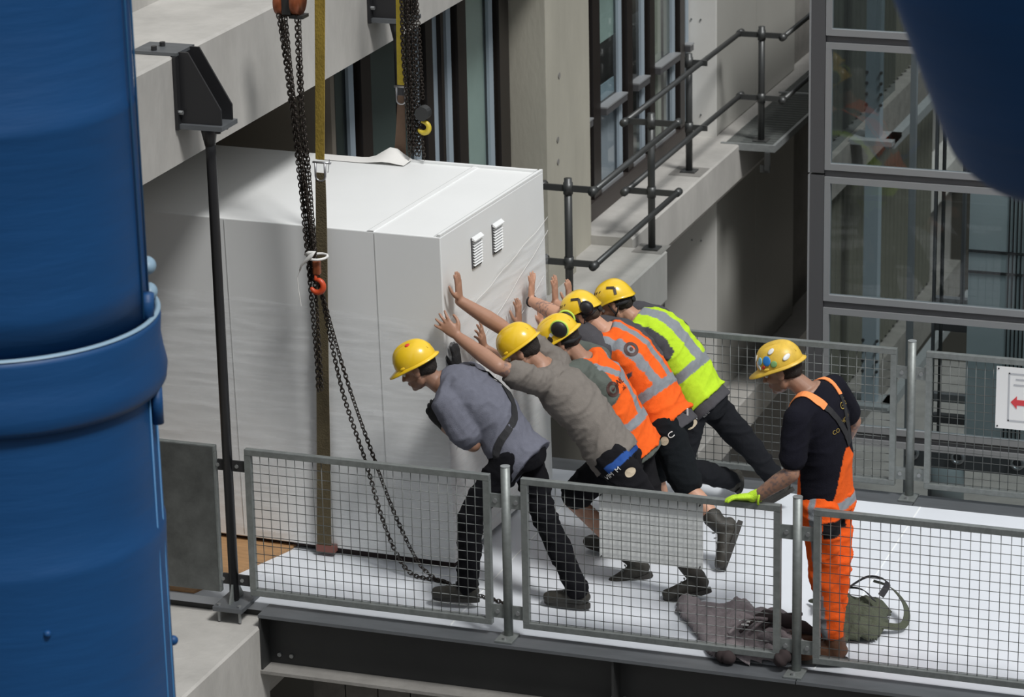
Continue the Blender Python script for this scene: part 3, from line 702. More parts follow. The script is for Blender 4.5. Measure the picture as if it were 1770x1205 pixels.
def shackle(nm, c, parent, w_=.05, h=.07):
    c = Vector(c); pts = [c + V(math.cos(a) * w_ / 2, 0, math.sin(a) * w_ / 2 - h / 2) for a in [PI + PI * k / 10 for k in range(11)]]
    pts = [c + V(-w_ / 2, 0, h / 2)] + pts + [c + V(w_ / 2, 0, h / 2)]
    s = obj(nm, G().tube(pts, .0065, 8), M['silver'], parent, smooth=True)
    obj('pin', G().tube([c + V(-w_ * .75, 0, h / 2), c + V(w_ * 1.15, 0, h / 2)], .0065, 8), M['silver'], s, smooth=True)
    obj('split_pin', G().tube([c + V(w_ * 1.0, 0, h / 2 + .02), c + V(w_ * 1.05, -.01, h / 2), c + V(w_ * .9, -.012, h / 2 - .05)], .002, 5), M['silver'], s)
def hook(nm, c, m, parent, R=.038):
    c = Vector(c); pts = [c + V(R * math.cos(a), 0, R * math.sin(a)) for a in [math.radians(100) - math.radians(265) * k / 18 for k in range(19)]]
    pts = [c + V(-.004, 0, R * 1.9)] + pts
    rs = [.009] + [.011 + .006 * math.sin(PI * k / 18) for k in range(19)]; rs[-1] = .005
    return obj(nm, G().tube(pts, rs, 10), m, parent, smooth=True)
# near strap
st = thing('lifting_strap', 'long stained yellow and olive lifting strap hanging down the near side of the cabinet', 'strap', (-1.29, .76, 2), 'lifting straps')
ribbon('upper_webbing', [(-1.240, .755, 3.6), (-1.258, .755, 3.135), (-1.275, .755, 2.7), (-1.292, .755, 2.29)], lambda t: .060 - .012 * t, .010, M['strap_y'], st)
shackle('shackle', (-1.293, .755, 2.235), st, .055, .075)
ribbon('lower_webbing', [(-1.293, .755, 2.215), (-1.30, .757, 1.9), (-1.325, .762, 1.2), (-1.345, .768, .6), (-1.363, .772, .10), (-1.364, .79, .062)], lambda t: .055 + .028 * min(1, t * 1.3), .008, M['strap_b'], st)
obj('edge_guard', G().box(-1.41, -1.30, .765, .81, .028, .066), M['guard'], st)
# far strap
s2 = thing('lifting_strap', 'clean bright yellow strap with a brown tail behind the cabinet top', 'strap', (-1.42, 2.30, 2), 'lifting straps')
ribbon('upper_webbing', [(-1.400, 2.27, 3.5), (-1.415, 2.27, 2.83), (-1.422, 2.27, 2.34)], .042, .012, M['strap_y2'], s2)
shackle('shackle', (-1.424, 2.27, 2.29), s2, .055, .075)
ribbon('lower_webbing', [(-1.424, 2.27, 2.275), (-1.43, 2.27, 2.1), (-1.440, 2.265, 1.90)], lambda t: .035 + .04 * t, .010, M['strap_br'], s2)
# near hoist
hz = thing('chain_hoist', 'rust orange chain hoist hanging over the cabinet beside the stained strap', 'chain hoist', (-1.36, .68, 3.1))
c0 = V(-1.385, .66, 3.14)
obj('gear_drum', G().tube([c0 + V(-.075, 0, .02), c0 + V(-.07, 0, .02), c0 + V(-.035, 0, .02), c0 + V(-.03, 0, .02)], [.06, .072, .072, .06], 22), M['copper'], hz, smooth=True)
obj('gear_drum', G().tube([c0 + V(.02, 0, .03), c0 + V(.025, 0, .03), c0 + V(.062, 0, .03)], [.06, .078, .078], 22), M['copper'], hz, smooth=True)
obj('hoist_frame', G().box(c0.x - .03, c0.x + .02, c0.y - .05, c0.y + .05, c0.z - .04, c0.z + .11).box(c0.x + .005, c0.x + .085, c0.y - .04, c0.y + .04, c0.z - .062, c0.z - .045), M['steel_dark'], hz)
obj('chain_guide', G().tube([c0 + V(-.06, -.02, -.06), c0 + V(-.03, -.03, -.045), c0 + V(.06, -.03, -.05)], .008, 8), M['chain'], hz)
for i, (dx, dz, b) in enumerate(((-.040, 0, .0), (-.022, 0, .01), (.046, 0, 0), (.058, .0, .006))):
    chain('chain', [c0 + V(dx, -.03 + b, -.05), c0 + V(dx + .02 + (.01 if i < 2 else -.02), -.03 + b, -.5), c0 + V(.060 + i * .014 - .02, -.03 + b, -.95), c0 + V(.085 + i * .012 - .02, -.03 + b, -1.50)], M['chain'], hz, twist=i * .7)
chain('chain', [c0 + V(-.05, -.045, -.05), c0 + V(.0, -.045, -.5), c0 + V(.05, -.045, -1.2), c0 + V(.085, -.04, -1.9), c0 + V(.088, -.04, -2.12)], M['chain'], hz)
chain('chain', [c0 + V(-.02, -.055, -.08), c0 + V(.03, -.055, -.6), c0 + V(.09, -.05, -1.3), c0 + V(.112, -.045, -2.10)], M['chain'], hz, twist=1)
chain('chain', [c0 + V(.055, -.055, -.9), c0 + V(.115, -.055, -1.4), c0 + V(.125, -.05, -1.52)], M['chain'], hz, twist=.4)
obj('hook_block', G().box(c0.x + .10, c0.x + .14, c0.y - .085, c0.y - .045, c0.z - 1.445, c0.z - 1.36), M['copper'], hz, bevel=.01)
hook('hook', c0 + V(.120, -.072, -1.505), M['hook_red'], hz, .036)
# loops trailing to the deck
chain('chain', [c0 + V(.125, -.05, -1.50), V(-1.235, .66, 1.35), V(-1.165, .66, 1.00), V(-1.05, .655, .64), V(-.95, .64, .30), V(-.86, .63, .10), V(-.78, .62, .02), V(-.66, .60, .012), V(-.57, .59, .012)], M['chain'], hz)
chain('chain', [c0 + V(.13, -.065, -1.48), V(-1.215, .65, 1.38), V(-1.125, .65, 1.05), V(-1.00, .645, .68), V(-.87, .63, .34), V(-.74, .61, .10), V(-.64, .60, .02), V(-.57, .58, .012), V(-.45, .50, .012), V(-.30, .45, .012), V(-.17, .40, .012), V(-.10, .36, .012)], M['chain'], hz, twist=.8)
tie = tag(obj('rope_tie', G().tube([c0 + V(.065, -.085, -1.33), c0 + V(.095, -.105, -1.315), c0 + V(.12, -.10, -1.31), c0 + V(.105, -.11, -1.33), c0 + V(.075, -.105, -1.36), c0 + V(.045, -.10, -1.39), c0 + V(.033, -.095, -1.42)], [.008, .012, .015, .012, .009, .006, .004], 8), M['rope'], smooth=True), 'white knotted cord tied round chain above the red hook', 'cord')
obj('cord_loop', G().tube([c0 + V(.10 * math.cos(a) * .5 + .12, -.045 + .06 * math.sin(a), -1.35) for a in [2 * PI * k / 16 for k in range(17)]], .0075, 6), M['rope'], tie, smooth=True)
obj('cord_tail', G().tube([c0 + V(.033, -.095, -1.42), c0 + V(.015, -.09, -1.46), c0 + V(.02, -.09, -1.54), c0 + V(.03, -.09, -1.62)], .002, 5), M['rope'], tie)
# far hoist chains
h2 = thing('chain_hoist', 'bundle of hoist chains with a yellow hook behind the cabinet', 'chain hoist', (-1.36, 2.2, 2.9))
for i, (dx, dy) in enumerate(((-.045, 0), (-.028, .02), (-.010, 0), (.006, .02), (.02, 0), (-.035, -.02), (.0, -.02), (.03, .015))):
    b = 1.93 if i % 2 else 1.98
    chain('chain', [V(-1.33 + dx, 2.21 + dy, 3.3), V(-1.335 + dx, 2.21 + dy, 2.6), V(-1.335 + dx * .9 + .01, 2.21 + dy, 2.3), V(-1.325 + dx * .7, 2.21 + dy, b)], M['chain'], h2, twist=i * .5)
chain('chain', [V(-1.30, 2.20, 3.3), V(-1.275, 2.20, 2.7), V(-1.262, 2.20, 2.28)], M['chain'], h2, L=.026, r=.003)
chain('chain', [V(-1.285, 2.20, 2.13), V(-1.27, 2.20, 2.0), V(-1.262, 2.20, 1.92)], M['chain'], h2, L=.026, r=.003)
obj('hook_block', G().tube([V(-1.262, 2.17, 2.20), V(-1.262, 2.23, 2.20)], .042, 16), M['steel_dark'], h2, smooth=False)
hook('hook', V(-1.262, 2.20, 2.115), M['hook_yel'], h2, .032)

# ================================================================== THINGS ON THE DECK
def cloth_pile(name, label, cat, m, outline, hfun, nx=46, ny=34, th=.006, seed=0):
    xs = [p[0] for p in outline]; ys = [p[1] for p in outline]
    x0, x1, y0, y1 = min(xs), max(xs), min(ys), max(ys); n = len(outline)
    def ins(x, y):
        c = False; j = n - 1
        for i in range(n):
            xi, yi = outline[i]; xj, yj = outline[j]
            if (yi > y) != (yj > y) and x < (xj - xi) * (y - yi) / (yj - yi + 1e-12) + xi: c = not c
            j = i
        return c
    def edge(x, y):
        d = 9
        for i in range(n):
            a = Vector(outline[i]); b = Vector(outline[(i + 1) % n]); p = Vector((x, y)); t = max(0, min(1, (p - a).dot(b - a) / (b - a).length_squared)); d = min(d, (p - a - (b - a) * t).length)
        return d
    vi = {}; vv = []; ff = []
    for i in range(nx):
        for j in range(ny):
            x = x0 + (x1 - x0) * i / (nx - 1); y = y0 + (y1 - y0) * j / (ny - 1)
            if ins(x, y):
                e = min(1, edge(x, y) / .05); q = V(x * 7 + seed, y * 7, 0)
                f = abs(noise.noise(q)) * .09 + abs(noise.noise(q * 2.3 + V(5, 0, 0))) * .04 + .006 * noise.noise(q * 7)
                z = .010 + (e ** .6) * (hfun(x, y) * .6 + f * .8)
                dx = .02 * noise.noise(V(x * 9, y * 9, 7 + seed)); dy = .02 * noise.noise(V(x * 9, y * 9, 17 + seed))
                vi[(i, j)] = len(vv); vv.append(V(x + dx, y + dy, z))
    for i in range(nx - 1):
        for j in range(ny - 1):
            q = [(i, j), (i + 1, j), (i + 1, j + 1), (i, j + 1)]
            if all(k in vi for k in q): ff.append(tuple(vi[k] for k in q))
    g = G(); g.add(vv, ff); o = obj(name, g, m, smooth=True)
    s = o.modifiers.new('thick', 'SOLIDIFY'); s.thickness = th; s.offset = -1
    return tag(o, label, cat)
jk = cloth_pile('jacket', 'crumpled taupe jacket lying on the deck beside the near railing post', 'jacket', M['jacket'],
    [(.70, .72), (.78, .73), (.90, .60), (1.00, .66), (1.03, .80), (1.08, .80), (1.16, .64), (1.32, .62), (1.42, .56), (1.50, .42), (1.50, .10), (1.45, .03), (1.22, -.02), (1.10, .01), (.98, .18), (.86, .36), (.74, .55)],
    lambda x, y: .05 + .12 * math.exp(-((x - 1.28) ** 2 + (y - .36) ** 2) / .035) + .05 * math.exp(-((x - .86) ** 2 + (y - .60) ** 2) / .02), 60, 50, .008, 3)
def roll(nm, pts, r, m, par):
    P = smoothpath(pts, 6); n = len(P) - 1
    return obj(nm, G().tube(P, [r * (.25 + .75 * min(1, 4 * min(i, n - i) / n)) * (1 + .12 * math.sin(i * 1.9)) for i in range(n + 1)], 12), m, par, smooth=True)
roll('jacket_sleeve', [(1.30, .18, .09), (1.40, .13, .12), (1.50, .10, .10), (1.60, .14, .07)], .045, M['jacket'], jk)
roll('jacket_lining', [(1.24, .30, .14), (1.34, .27, .17), (1.46, .25, .155), (1.62, .24, .11)], .035, M['jacket_dark'], jk)
roll('jacket_cuff', [(1.12, .02, .03), (1.18, -.01, .045), (1.23, -.035, .035)], .036, M['jacket_dark'], jk)
roll('jacket_collar', [(1.44, -.02, .04), (1.48, -.01, .075), (1.50, .03, .10)], .038, M['jacket_dark'], jk)
obj('white_tag', G().tube([V(1.19, .20, .155), V(1.25, .19, .16)], .006, 6).tube([V(1.19, .17, .150), V(1.25, .16, .155)], .005, 6), M['white'], jk)
for i in range(4): obj('fold_edge', G().tube(smoothpath([V(1.16 + i * .05, .10 + .04 * i, .12), V(1.23 + i * .05, .20 + .03 * i, .17), V(1.33 + i * .05, .24 + .04 * i, .165)], 4), .010, 6), M['jacket_dark'] if i % 2 else M['jacket'], jk, smooth=True)
bgo = cloth_pile('canvas_bag', 'olive canvas bag with black straps lying behind the brown boots', 'bag', M['bag'],
    [(1.50, .74), (1.56, .92), (1.66, .92), (1.76, .96), (1.84, .86), (1.86, .66), (1.86, .52), (1.82, .44), (1.66, .40), (1.56, .44)],
    lambda x, y: .05 + .10 * math.exp(-((x - 1.68) ** 2 + (y - .72) ** 2) / .025), 40, 40, .008, 9)
def belt(nm, pts, w_, m, par):
    P = smoothpath(pts, 6); rings = []
    for i, p in enumerate(P):
        d = (P[min(i + 1, len(P) - 1)] - P[max(i - 1, 0)]).normalized(); a = d.cross(V(0, 0, 1)); a = (a.normalized() if a.length > .1 else V(1, 0, 0)); b = a.cross(d)
        a = (a * .8 + b * .6).normalized(); b = d.cross(a)
        rings.append([p + a * w_ / 2 + b * .002, p - a * w_ / 2 + b * .002, p - a * w_ / 2 - b * .002, p + a * w_ / 2 - b * .002])
    g = G(); g.rings(rings); return obj(nm, g, m, par)
belt('shoulder_strap', [(1.72, .92, .16), (1.82, .92, .13), (1.93, .78, .09), (1.945, .66, .04), (1.86, .60, .05), (1.74, .55, .09)], .04, M['bag'], bgo)
belt('black_strap', [(1.60, .86, .13), (1.70, .90, .19), (1.80, .90, .17), (1.79, .80, .13)], .035, M['bag_black'], bgo)
belt('black_strap', [(1.52, .80, .10), (1.60, .78, .16), (1.70, .76, .17), (1.78, .70, .14)], .03, M['bag_black'], bgo)
roll('strap_end', [(1.48, .70, .09), (1.44, .82, .05), (1.38, .88, .02)], .014, M['bag'], bgo)

# ================================================================== PEOPLE
def blob(name, g, voxel, m, parent, smooth_it=3, fold=None, paint=None, keep=None):
    me = mesh('tmp', g, None); fixn(me)
    o = bpy.data.objects.new('tmp', me); COL.objects.link(o)
    r = o.modifiers.new('r', 'REMESH'); r.mode = 'VOXEL'; r.voxel_size = voxel; r.use_smooth_shade = True
    s = o.modifiers.new('s', 'SMOOTH'); s.factor = .5; s.iterations = smooth_it
    dg = bpy.context.evaluated_depsgraph_get(); nm = bpy.data.meshes.new_from_object(o.evaluated_get(dg))
    bpy.data.objects.remove(o); nm.name = name; n = len(nm.vertices)
    co = np.empty(n * 3, 'f'); nm.vertices.foreach_get('co', co); co = co.reshape(-1, 3)
    if fold:
        no = np.empty(n * 3, 'f'); nm.vertices.foreach_get('normal', no); no = no.reshape(-1, 3)
        d = fold(co, no); co = co + no * d[:, None]
        nm.vertices.foreach_set('co', co.astype('f').ravel())
    if paint:
        c = paint(co); a = nm.color_attributes.new('Col', 'FLOAT_COLOR', 'POINT')
        a.data.foreach_set('color', np.concatenate([c, np.ones((n, 1))], 1).astype('f').ravel())
    nm.materials.clear(); nm.materials.append(m)
    nm.polygons.foreach_set('use_smooth', [True] * len(nm.polygons)); nm.update()
    ob = bpy.data.objects.new(name, nm); COL.objects.link(ob)
    if parent: ob.parent = parent; ob.matrix_parent_inverse = parent.matrix_world.inverted()
    return ob
def limb(g, pts, rad, seg=14, n=4):
    P = [Vector(p) for p in pts]
    sp_ = smoothpath(P, n) if len(P) > 2 else [P[0].lerp(P[1], t / n) for t in range(n + 1)]
    R = [];  m = len(P) - 1
    for i in range(len(sp_)):
        t = i / (len(sp_) - 1) * m; k = min(int(t), m - 1); f = t - k; R.append(rad[k] * (1 - f) + rad[k + 1] * f)
    g.tube(sp_, R, seg)
    g.sph(sp_[0], R[0] * .985, seg, 9); g.sph(sp_[-1], R[-1] * .985, seg, 9)
def etube(g, pts, lat, ra, rb, seg=24, n=4, pw=2.3):
    P = [Vector(p) for p in pts]; sp_ = smoothpath(P, n); m = len(P) - 1; rings = []
    for i, p in enumerate(sp_):
        t = i / (len(sp_) - 1) * m; k = min(int(t), m - 1); f = t - k; a = ra[k] * (1 - f) + ra[k + 1] * f; b = rb[k] * (1 - f) + rb[k + 1] * f
        d = (sp_[min(i + 1, len(sp_) - 1)] - sp_[max(i - 1, 0)]).normalized(); L = (lat - d * lat.dot(d)).normalized(); B = d.cross(L)
        r = []
        for q in range(seg):
            th = 2 * PI * q / seg; c, s_ = math.cos(th), math.sin(th)
            r.append(p + L * a * math.copysign(abs(c) ** (2 / pw), c) + B * b * math.copysign(abs(s_) ** (2 / pw), s_))
        rings.append(r)
    g.rings(rings)
def vnoise(co, sc, seed=0.0):
    sx, sy, sz = sc
    return np.array([noise.noise((x * sx + seed, y * sy, z * sz)) for x, y, z in co])
def frame(fwd, upish):
    f = Vector(fwd).normalized(); u = Vector(upish); l = u.cross(f).normalized(); u = f.cross(l)
    return f, l, u
def build_head(g, c, f, l, u, s=.93):
    def P(x, y, z): return c + (f * x + l * y + u * z) * s
    def el(x, y, z, a, b, d, nu=20, nv=14): g.ell(P(x, y, z), f * a * s, l * b * s, u * d * s, nu, nv)
    el(-.012, 0, .030, .100, .078, .092, 28, 18)
    el(.030, 0, -.035, .062, .060, .078)
    el(.045, 0, -.080, .042, .042, .036)
    el(.072, 0, -.098, .020, .024, .018)
    el(.040, .030, -.075, .040, .024, .028); el(.040, -.030, -.075, .040, .024, .028)
    el(.012, .048, -.055, .030, .018, .040); el(.012, -.048, -.055, .030, .018, .040)
    limb(g, [P(.088, 0, .012), P(.104, 0, -.012), P(.114, 0, -.030)], [.0085 * s, .010 * s, .0125 * s], 10)
    el(.100, .011, -.034, .009, .008, .007, 8, 6); el(.100, -.011, -.034, .009, .008, .007, 8, 6)
    for y in (-1, 1):
        el(.078, .030 * y, .022, .016, .024, .009, 10, 8)
        el(.066, .042 * y, -.022, .024, .020, .018, 10, 8)
        el(-.006, .082 * y, -.006, .021, .008, .034, 14, 10)
        el(-.010, .078 * y, -.004, .014, .010, .024, 10, 8)
    el(.088, 0, -.058, .014, .024, .0065, 12, 8); el(.086, 0, -.070, .014, .021, .0065, 12, 8)
    return P
def build_hand(g, wr, d, nrm, thumb, curl=.25, spread=1.0, s=.92, rad=1.0):
    """wrist, direction to fingers, palm normal, thumb side (+/-1 along nrm x d)"""
    d = Vector(d).normalized(); nrm = Vector(nrm); nrm = (nrm - d * nrm.dot(d)).normalized(); S = nrm.cross(d) * thumb
    rings = []
    for t, a, b in ((-.012, .026, .020), (.0, .028, .019), (.03, .037, .017), (.06, .042, .0155), (.085, .043, .014), (.094, .040, .011)):
        c = wr + d * t * s; rings.append([c + S * a * s * rad * math.cos(q) + nrm * b * s * rad * math.sin(q) for q in [2 * PI * k / 16 for k in range(16)]])
    g.rings(rings)
    for i, (off, ln, cu) in enumerate(((.031, .070, curl), (.0105, .079, curl * 1.05), (-.0105, .074, curl * 1.15), (-.031, .058, curl * 1.3))):
        ang = off * 5.5 * spread; dd = (d * math.cos(ang) + S * math.sin(ang)).normalized(); p = wr + d * .085 * s + S * off * s - nrm * .001
        pts = [p - dd * .015]; a = cu * .4; q = p
        for k, fr in enumerate((.44, .31, .25)):
            q = q + (dd * math.cos(a) + nrm * math.sin(a)) * ln * fr * s; pts.append(q); a += cu
        limb(g, pts, [.0098 * s * rad, .0096 * s * rad, .0090 * s * rad, .0082 * s * rad], 10, 3)
    b = wr + d * .018 * s + S * .026 * s + nrm * .004
    limb(g, [b, b + (d * .6 + S * .75 + nrm * .15).normalized() * .036 * s, b + (d * .75 + S * .62 + nrm * .22).normalized() * .066 * s, b + (d * .90 + S * .48 + nrm * .28).normalized() * .092 * s], [.0150 * s * rad, .0125 * s * rad, .0108 * s * rad, .0092 * s * rad], 10, 3)
def helmet_std(parent, P, f, l, u, m, peak=.040, s=.93, tilt=0.0, used=False):
    c = P(-.005, 0, .048); A, B, H = .128 * s, .108 * s, .112 * s
    n, k = 64, 16; rings = []
    def pt(th, r, z): return c + f * (r * A * math.cos(th)) + l * (r * B * math.sin(th)) + u * z
    for i in range(k + 1):
        ph = (PI / 2) * i / k; r = math.cos(ph) ** .80 if i < k else .012; z = H * math.sin(ph)
        ring = []
        for j in range(n):
            th = 2 * PI * j / n; p = pt(th, r, z); y = (p - c).dot(l)
            ridge = .009 * math.exp(-((abs(y)) / .024) ** 4) * min(1, max(0, (z / H - .12) * 3))
            ring.append(p + u * ridge)
        rings.append(ring)
    low = []
    for j in range(n):
        th = 2 * PI * j / n; low.append(pt(th, 1.0, -.012))
    rings = [low] + rings
    # closed inside
    inner = [[c + (q - c) * .95 - u * .002 for q in r] for r in rings]
    g = G(); g.rings([inner[-1]] + inner[::-1][1:] + rings, False)
    kk = len(g.v); g.f.append(tuple(range(kk - n, kk))); g.f.append(tuple(range(0, n))[::-1])
    e = obj('helmet', g, m, parent, smooth=True)
    g = G(); br = []
    for (ro, dz) in ((1.0, -.004), (1.0, -.011), (None, -.017), (None, -.011)):
        ring = []
        for j in range(n):
            th = 2 * PI * j / n; ct = math.cos(th); ex = .012 + (peak * max(0, ct) ** 2.2) + .004 * max(0, -ct)
            if ro: p = pt(th, .985, dz)
            else: p = pt(th, 1.0, dz) + (f * ct + l * math.sin(th)) * ex - u * (.012 * max(0, ct) ** 2 + .004)
            ring.append(p)
        br.append(ring)
    g.rings(br + [br[0]], False); obj('brim', g, m, e, smooth=True)
    for y in (-1, 1):
        obj('brim_slot', G().ell(pt(y * 1.15, 1.03, .002), f * .016, l * .004, u * .008, 10, 6), m, e, smooth=True)
    # crease lines flanking the crown ridge
    for y in (-1, 1):
        pts = []
        for q in range(17):
            a = math.radians(20 + 140 * q / 16); X = math.cos(a); Zz = math.sin(a)
            pts.append(c + f * A * X * .97 + l * y * .028 + u * (H * Zz ** 1.0 * .985 + .001))
        obj('crown_rib', G().tube(pts, .0022, 6), M['helmet_used'], e, smooth=True)
    return e, pt, H
def helmet_climb(parent, P, f, l, u, m, s=.93):
    c = P(-.008, 0, .040); A, B, H = .124 * s, .104 * s, .116 * s; n, k = 64, 16
    def pt(th, r, z): return c + f * (r * A * math.cos(th)) + l * (r * B * math.sin(th)) + u * z
    def rim(th): return -.008 + .018 * math.cos(2 * th + PI) * .9 + .012 * max(0, math.cos(th)) - .008 * max(0, -math.cos(th))
    rings = []
    for i in range(k + 1):
        t = i / k; ring = []
        for j in range(n):
            th = 2 * PI * j / n; z0 = rim(th); ph = (PI / 2) * t; r = max(.012, math.cos(ph) ** .78); z = z0 + (H - z0) * math.sin(ph)
            ring.append(pt(th, r * (1 + .02 * math.cos(6 * th) * 0), z))
        rings.append(ring)
    flare = [[q + (q - c - u * (q - c).dot(u)).normalized() * .005 - u * .006 for q in rings[0]]]
    rings = flare + rings
    inner = [[c + (q - c) * .95 for q in r] for r in rings]
    g = G(); g.rings([inner[-1]] + inner[::-1][1:] + rings, False); kk = len(g.v); g.f.append(tuple(range(kk - n, kk))); g.f.append(tuple(range(0, n))[::-1])
    e = obj('helmet', g, m, parent, smooth=True)
    for y in (-1, 1):
        # chevron decal and vents pressed on the shell
        def on(th, zz):
            zr = zz / H; r = math.cos(math.asin(min(.999, max(0, zr)))) ** .78
            return pt(th, r, zz)
        a, b_, c_ = on(y * 1.72, .086 * s), on(y * 2.12, .066 * s), on(y * 1.98, .030 * s)
        cc = c
        def out(p): return (p - cc).normalized()
        w_ = .0075
        for p, q in ((a, b_), (b_, c_)):
            ds = []
            for t in range(5):
                x = p.lerp(q, t / 4); ds.append(x)
            g = G(); rr = []
            for x in ds:
                o_ = out(x); d = (q - p).normalized(); sd_ = o_.cross(d).normalized(); x = x + o_ * .0035
                rr.append([x + sd_ * w_ + o_ * .002, x - sd_ * w_ + o_ * .002, x - sd_ * w_ - o_ * .004, x + sd_ * w_ - o_ * .004])
            g.rings(rr); obj('chevron', g, M['st_dark'], e)
        for th in (.55, .85, 1.15):
            x = on(y * th, .082 * s); o_ = out(x); d = l.cross(o_).normalized(); obj('vent_slot', G().ell(x, d * .011, o_ * .003, o_.cross(d) * .004, 10, 6), M['st_dark'], e, smooth=True)
        x = on(y * .5, .03); obj('front_clip', G().ell(x, f * .006, l * .006, u * .022, 10, 8), M['st_dark'], e, smooth=True)
    # straps and back cradle
    obj('head_cradle', G().tube([P(-.02, .085, .01), P(-.075, .06, -.005), P(-.105, 0, -.012), P(-.075, -.06, -.005), P(-.02, -.085, .01)], .013, 10), M['grey_strap'], e, smooth=True)
    obj('cradle_dial', G().ell(P(-.112, 0, -.015), f * .012, l * .026, u * .024, 14, 8), M['grey_strap'], e, smooth=True)
    for y in (-1, 1):
        obj('chin_strap', G().tube([P(.02, .088 * y, .03), P(.010, .082 * y, -.035), P(.035, .060 * y, -.095), P(.045, 0, -.118)], .0045, 6).tube([P(-.05, .082 * y, .02), P(-.01, .086 * y, -.03), P(.010, .082 * y, -.045)], .0045, 6), M['grey_strap'], e, smooth=True)
    return e, pt, H
def sticker(parent, c0, p, r, m, asp=1.0):
    o_ = (p - c0).normalized(); a = o_.orthogonal().normalized(); b = o_.cross(a)
    return obj('sticker', G().ell(p + o_ * .0005, a * r, b * r * asp, o_ * .003, 16, 6), m, parent, smooth=True)
def decal(parent, target, origin, xdir, ydir, text, size, m, lift=.003):
    """lettering or marks draped on a garment mesh"""
    bv = BVHTree.FromPolygons([v.co.copy() for v in target.data.vertices], [tuple(p.vertices) for p in target.data.polygons])
    xd = Vector(xdir).normalized(); yd = Vector(ydir); yd = (yd - xd * yd.dot(xd)).normalized(); nd = xd.cross(yd)
    if isinstance(text, str):
        cu = bpy.data.curves.new('t', 'FONT'); cu.body = text; cu.size = size; cu.align_x = 'CENTER'; cu.align_y = 'CENTER'; cu.resolution_u = 3
        t = bpy.data.objects.new('t', cu); COL.objects.link(t); dg = bpy.context.evaluated_depsgraph_get(); me = bpy.data.meshes.new_from_object(t.evaluated_get(dg)); bpy.data.objects.remove(t)
        bm = bmesh.new(); bm.from_mesh(me); bmesh.ops.triangulate(bm, faces=bm.faces)
        bmesh.ops.subdivide_edges(bm, edges=[e for e in bm.edges if e.calc_length() > size * .25], cuts=2, use_grid_fill=False); bmesh.ops.triangulate(bm, faces=bm.faces); bm.to_mesh(me); bm.free()
    else:
        me = mesh('t', text, None)
    mi = target.matrix_world.inverted()
    for v in me.vertices:
        q = origin + xd * v.co.x + yd * v.co.y
        h = bv.ray_cast(q + nd * .25, -nd, .6)
        v.co = (h[0] if h[0] is not None else q) + nd * lift
    me.materials.clear(); me.materials.append(m)
    o = bpy.data.objects.new('print', me); COL.objects.link(o)
    if parent: o.parent = parent; o.matrix_parent_inverse = parent.matrix_world.inverted()
    return o
def disc_geo(r0, r1, n=24, k=3, x=0, y=0):
    g = G(); rr = []
    for i in range(k + 1):
        r = r0 + (r1 - r0) * i / k; rr.append([V(x + r * math.cos(2 * PI * j / n), y + r * math.sin(2 * PI * j / n), 0) for j in range(n)])
    g.rings(rr, False)
    if r0 < 1e-4: pass
    return g
def rect_geo(w_, h, nx=8, ny=3):
    g = G(); v = [V(-w_ / 2 + w_ * i / nx, -h / 2 + h * j / ny, 0) for i in range(nx + 1) for j in range(ny + 1)]
    g.add(v, [(i * (ny + 1) + j, (i + 1) * (ny + 1) + j, (i + 1) * (ny + 1) + j + 1, i * (ny + 1) + j + 1) for i in range(nx) for j in range(ny)]); return g
def boot(parent, an, toe, knee, m, sole_m, s=.93, shaft=.13, sole_n=None, laces=True):
    an, toe, knee = Vector(an), Vector(toe), Vector(knee)
    up = Vector(sole_n) if sole_n else V(0, 0, 1)
    f = (toe - an); f = (f - up * f.dot(up)).normalized(); l = up.cross(f); A = an
    h = .095 * s
    def P(x, y, z): return A + f * x * s + l * y * s + up * (z * s - h)
    g = G()
    etube(g, [P(-.062, 0, .045), P(-.04, 0, .055), P(.01, 0, .06), P(.08, 0, .050), P(.14, 0, .040), P(.19, 0, .036), P(.208, 0, .034)], l, [.018 * s, .036 * s, .040 * s, .044 * s, .050 * s, .046 * s, .030 * s], [.018 * s, .045 * s, .050 * s, .042 * s, .036 * s, .031 * s, .022 * s], 20, 4)
    sd_ = (knee - an).normalized()
    limb(g, [P(-.018, 0, .06), P(-.012, 0, .10), A + sd_ * shaft * .5, A + sd_ * shaft], [.046 * s, .047 * s, .050 * s, .055 * s], 18)
    o = blob('boot', g, .0075, m, parent, 2, fold=lambda co, no: .0025 * vnoise(co, (30, 30, 30), 3))
    out = []
    for i in range(28):
        a = 2 * PI * i / 28; cx = math.cos(a); sy = math.sin(a)
        x = .070 + .142 * cx; wd = .040 + .012 * max(0, cx) - .002
        out.append((x, wd * math.copysign(abs(sy) ** .8, sy)))
    g = G(); g.rings([[P(x * (1 if z else .99), y, z) for x, y in out] for z in (0.0, .008, .022, .027)])
    obj('sole', g, sole_m, o, smooth=False)
    if laces:
        for i in range(4): obj('lace', G().tube([P(.040 + .022 * i, -.024, .118 - .016 * i), P(.045 + .022 * i, 0, .130 - .018 * i), P(.040 + .022 * i, .024, .118 - .016 * i)], .003, 6), M['wire'], o, smooth=True)
    return o
SKIN = np.array([.46, .25, .165]); LIP = np.array([.42, .15, .12])
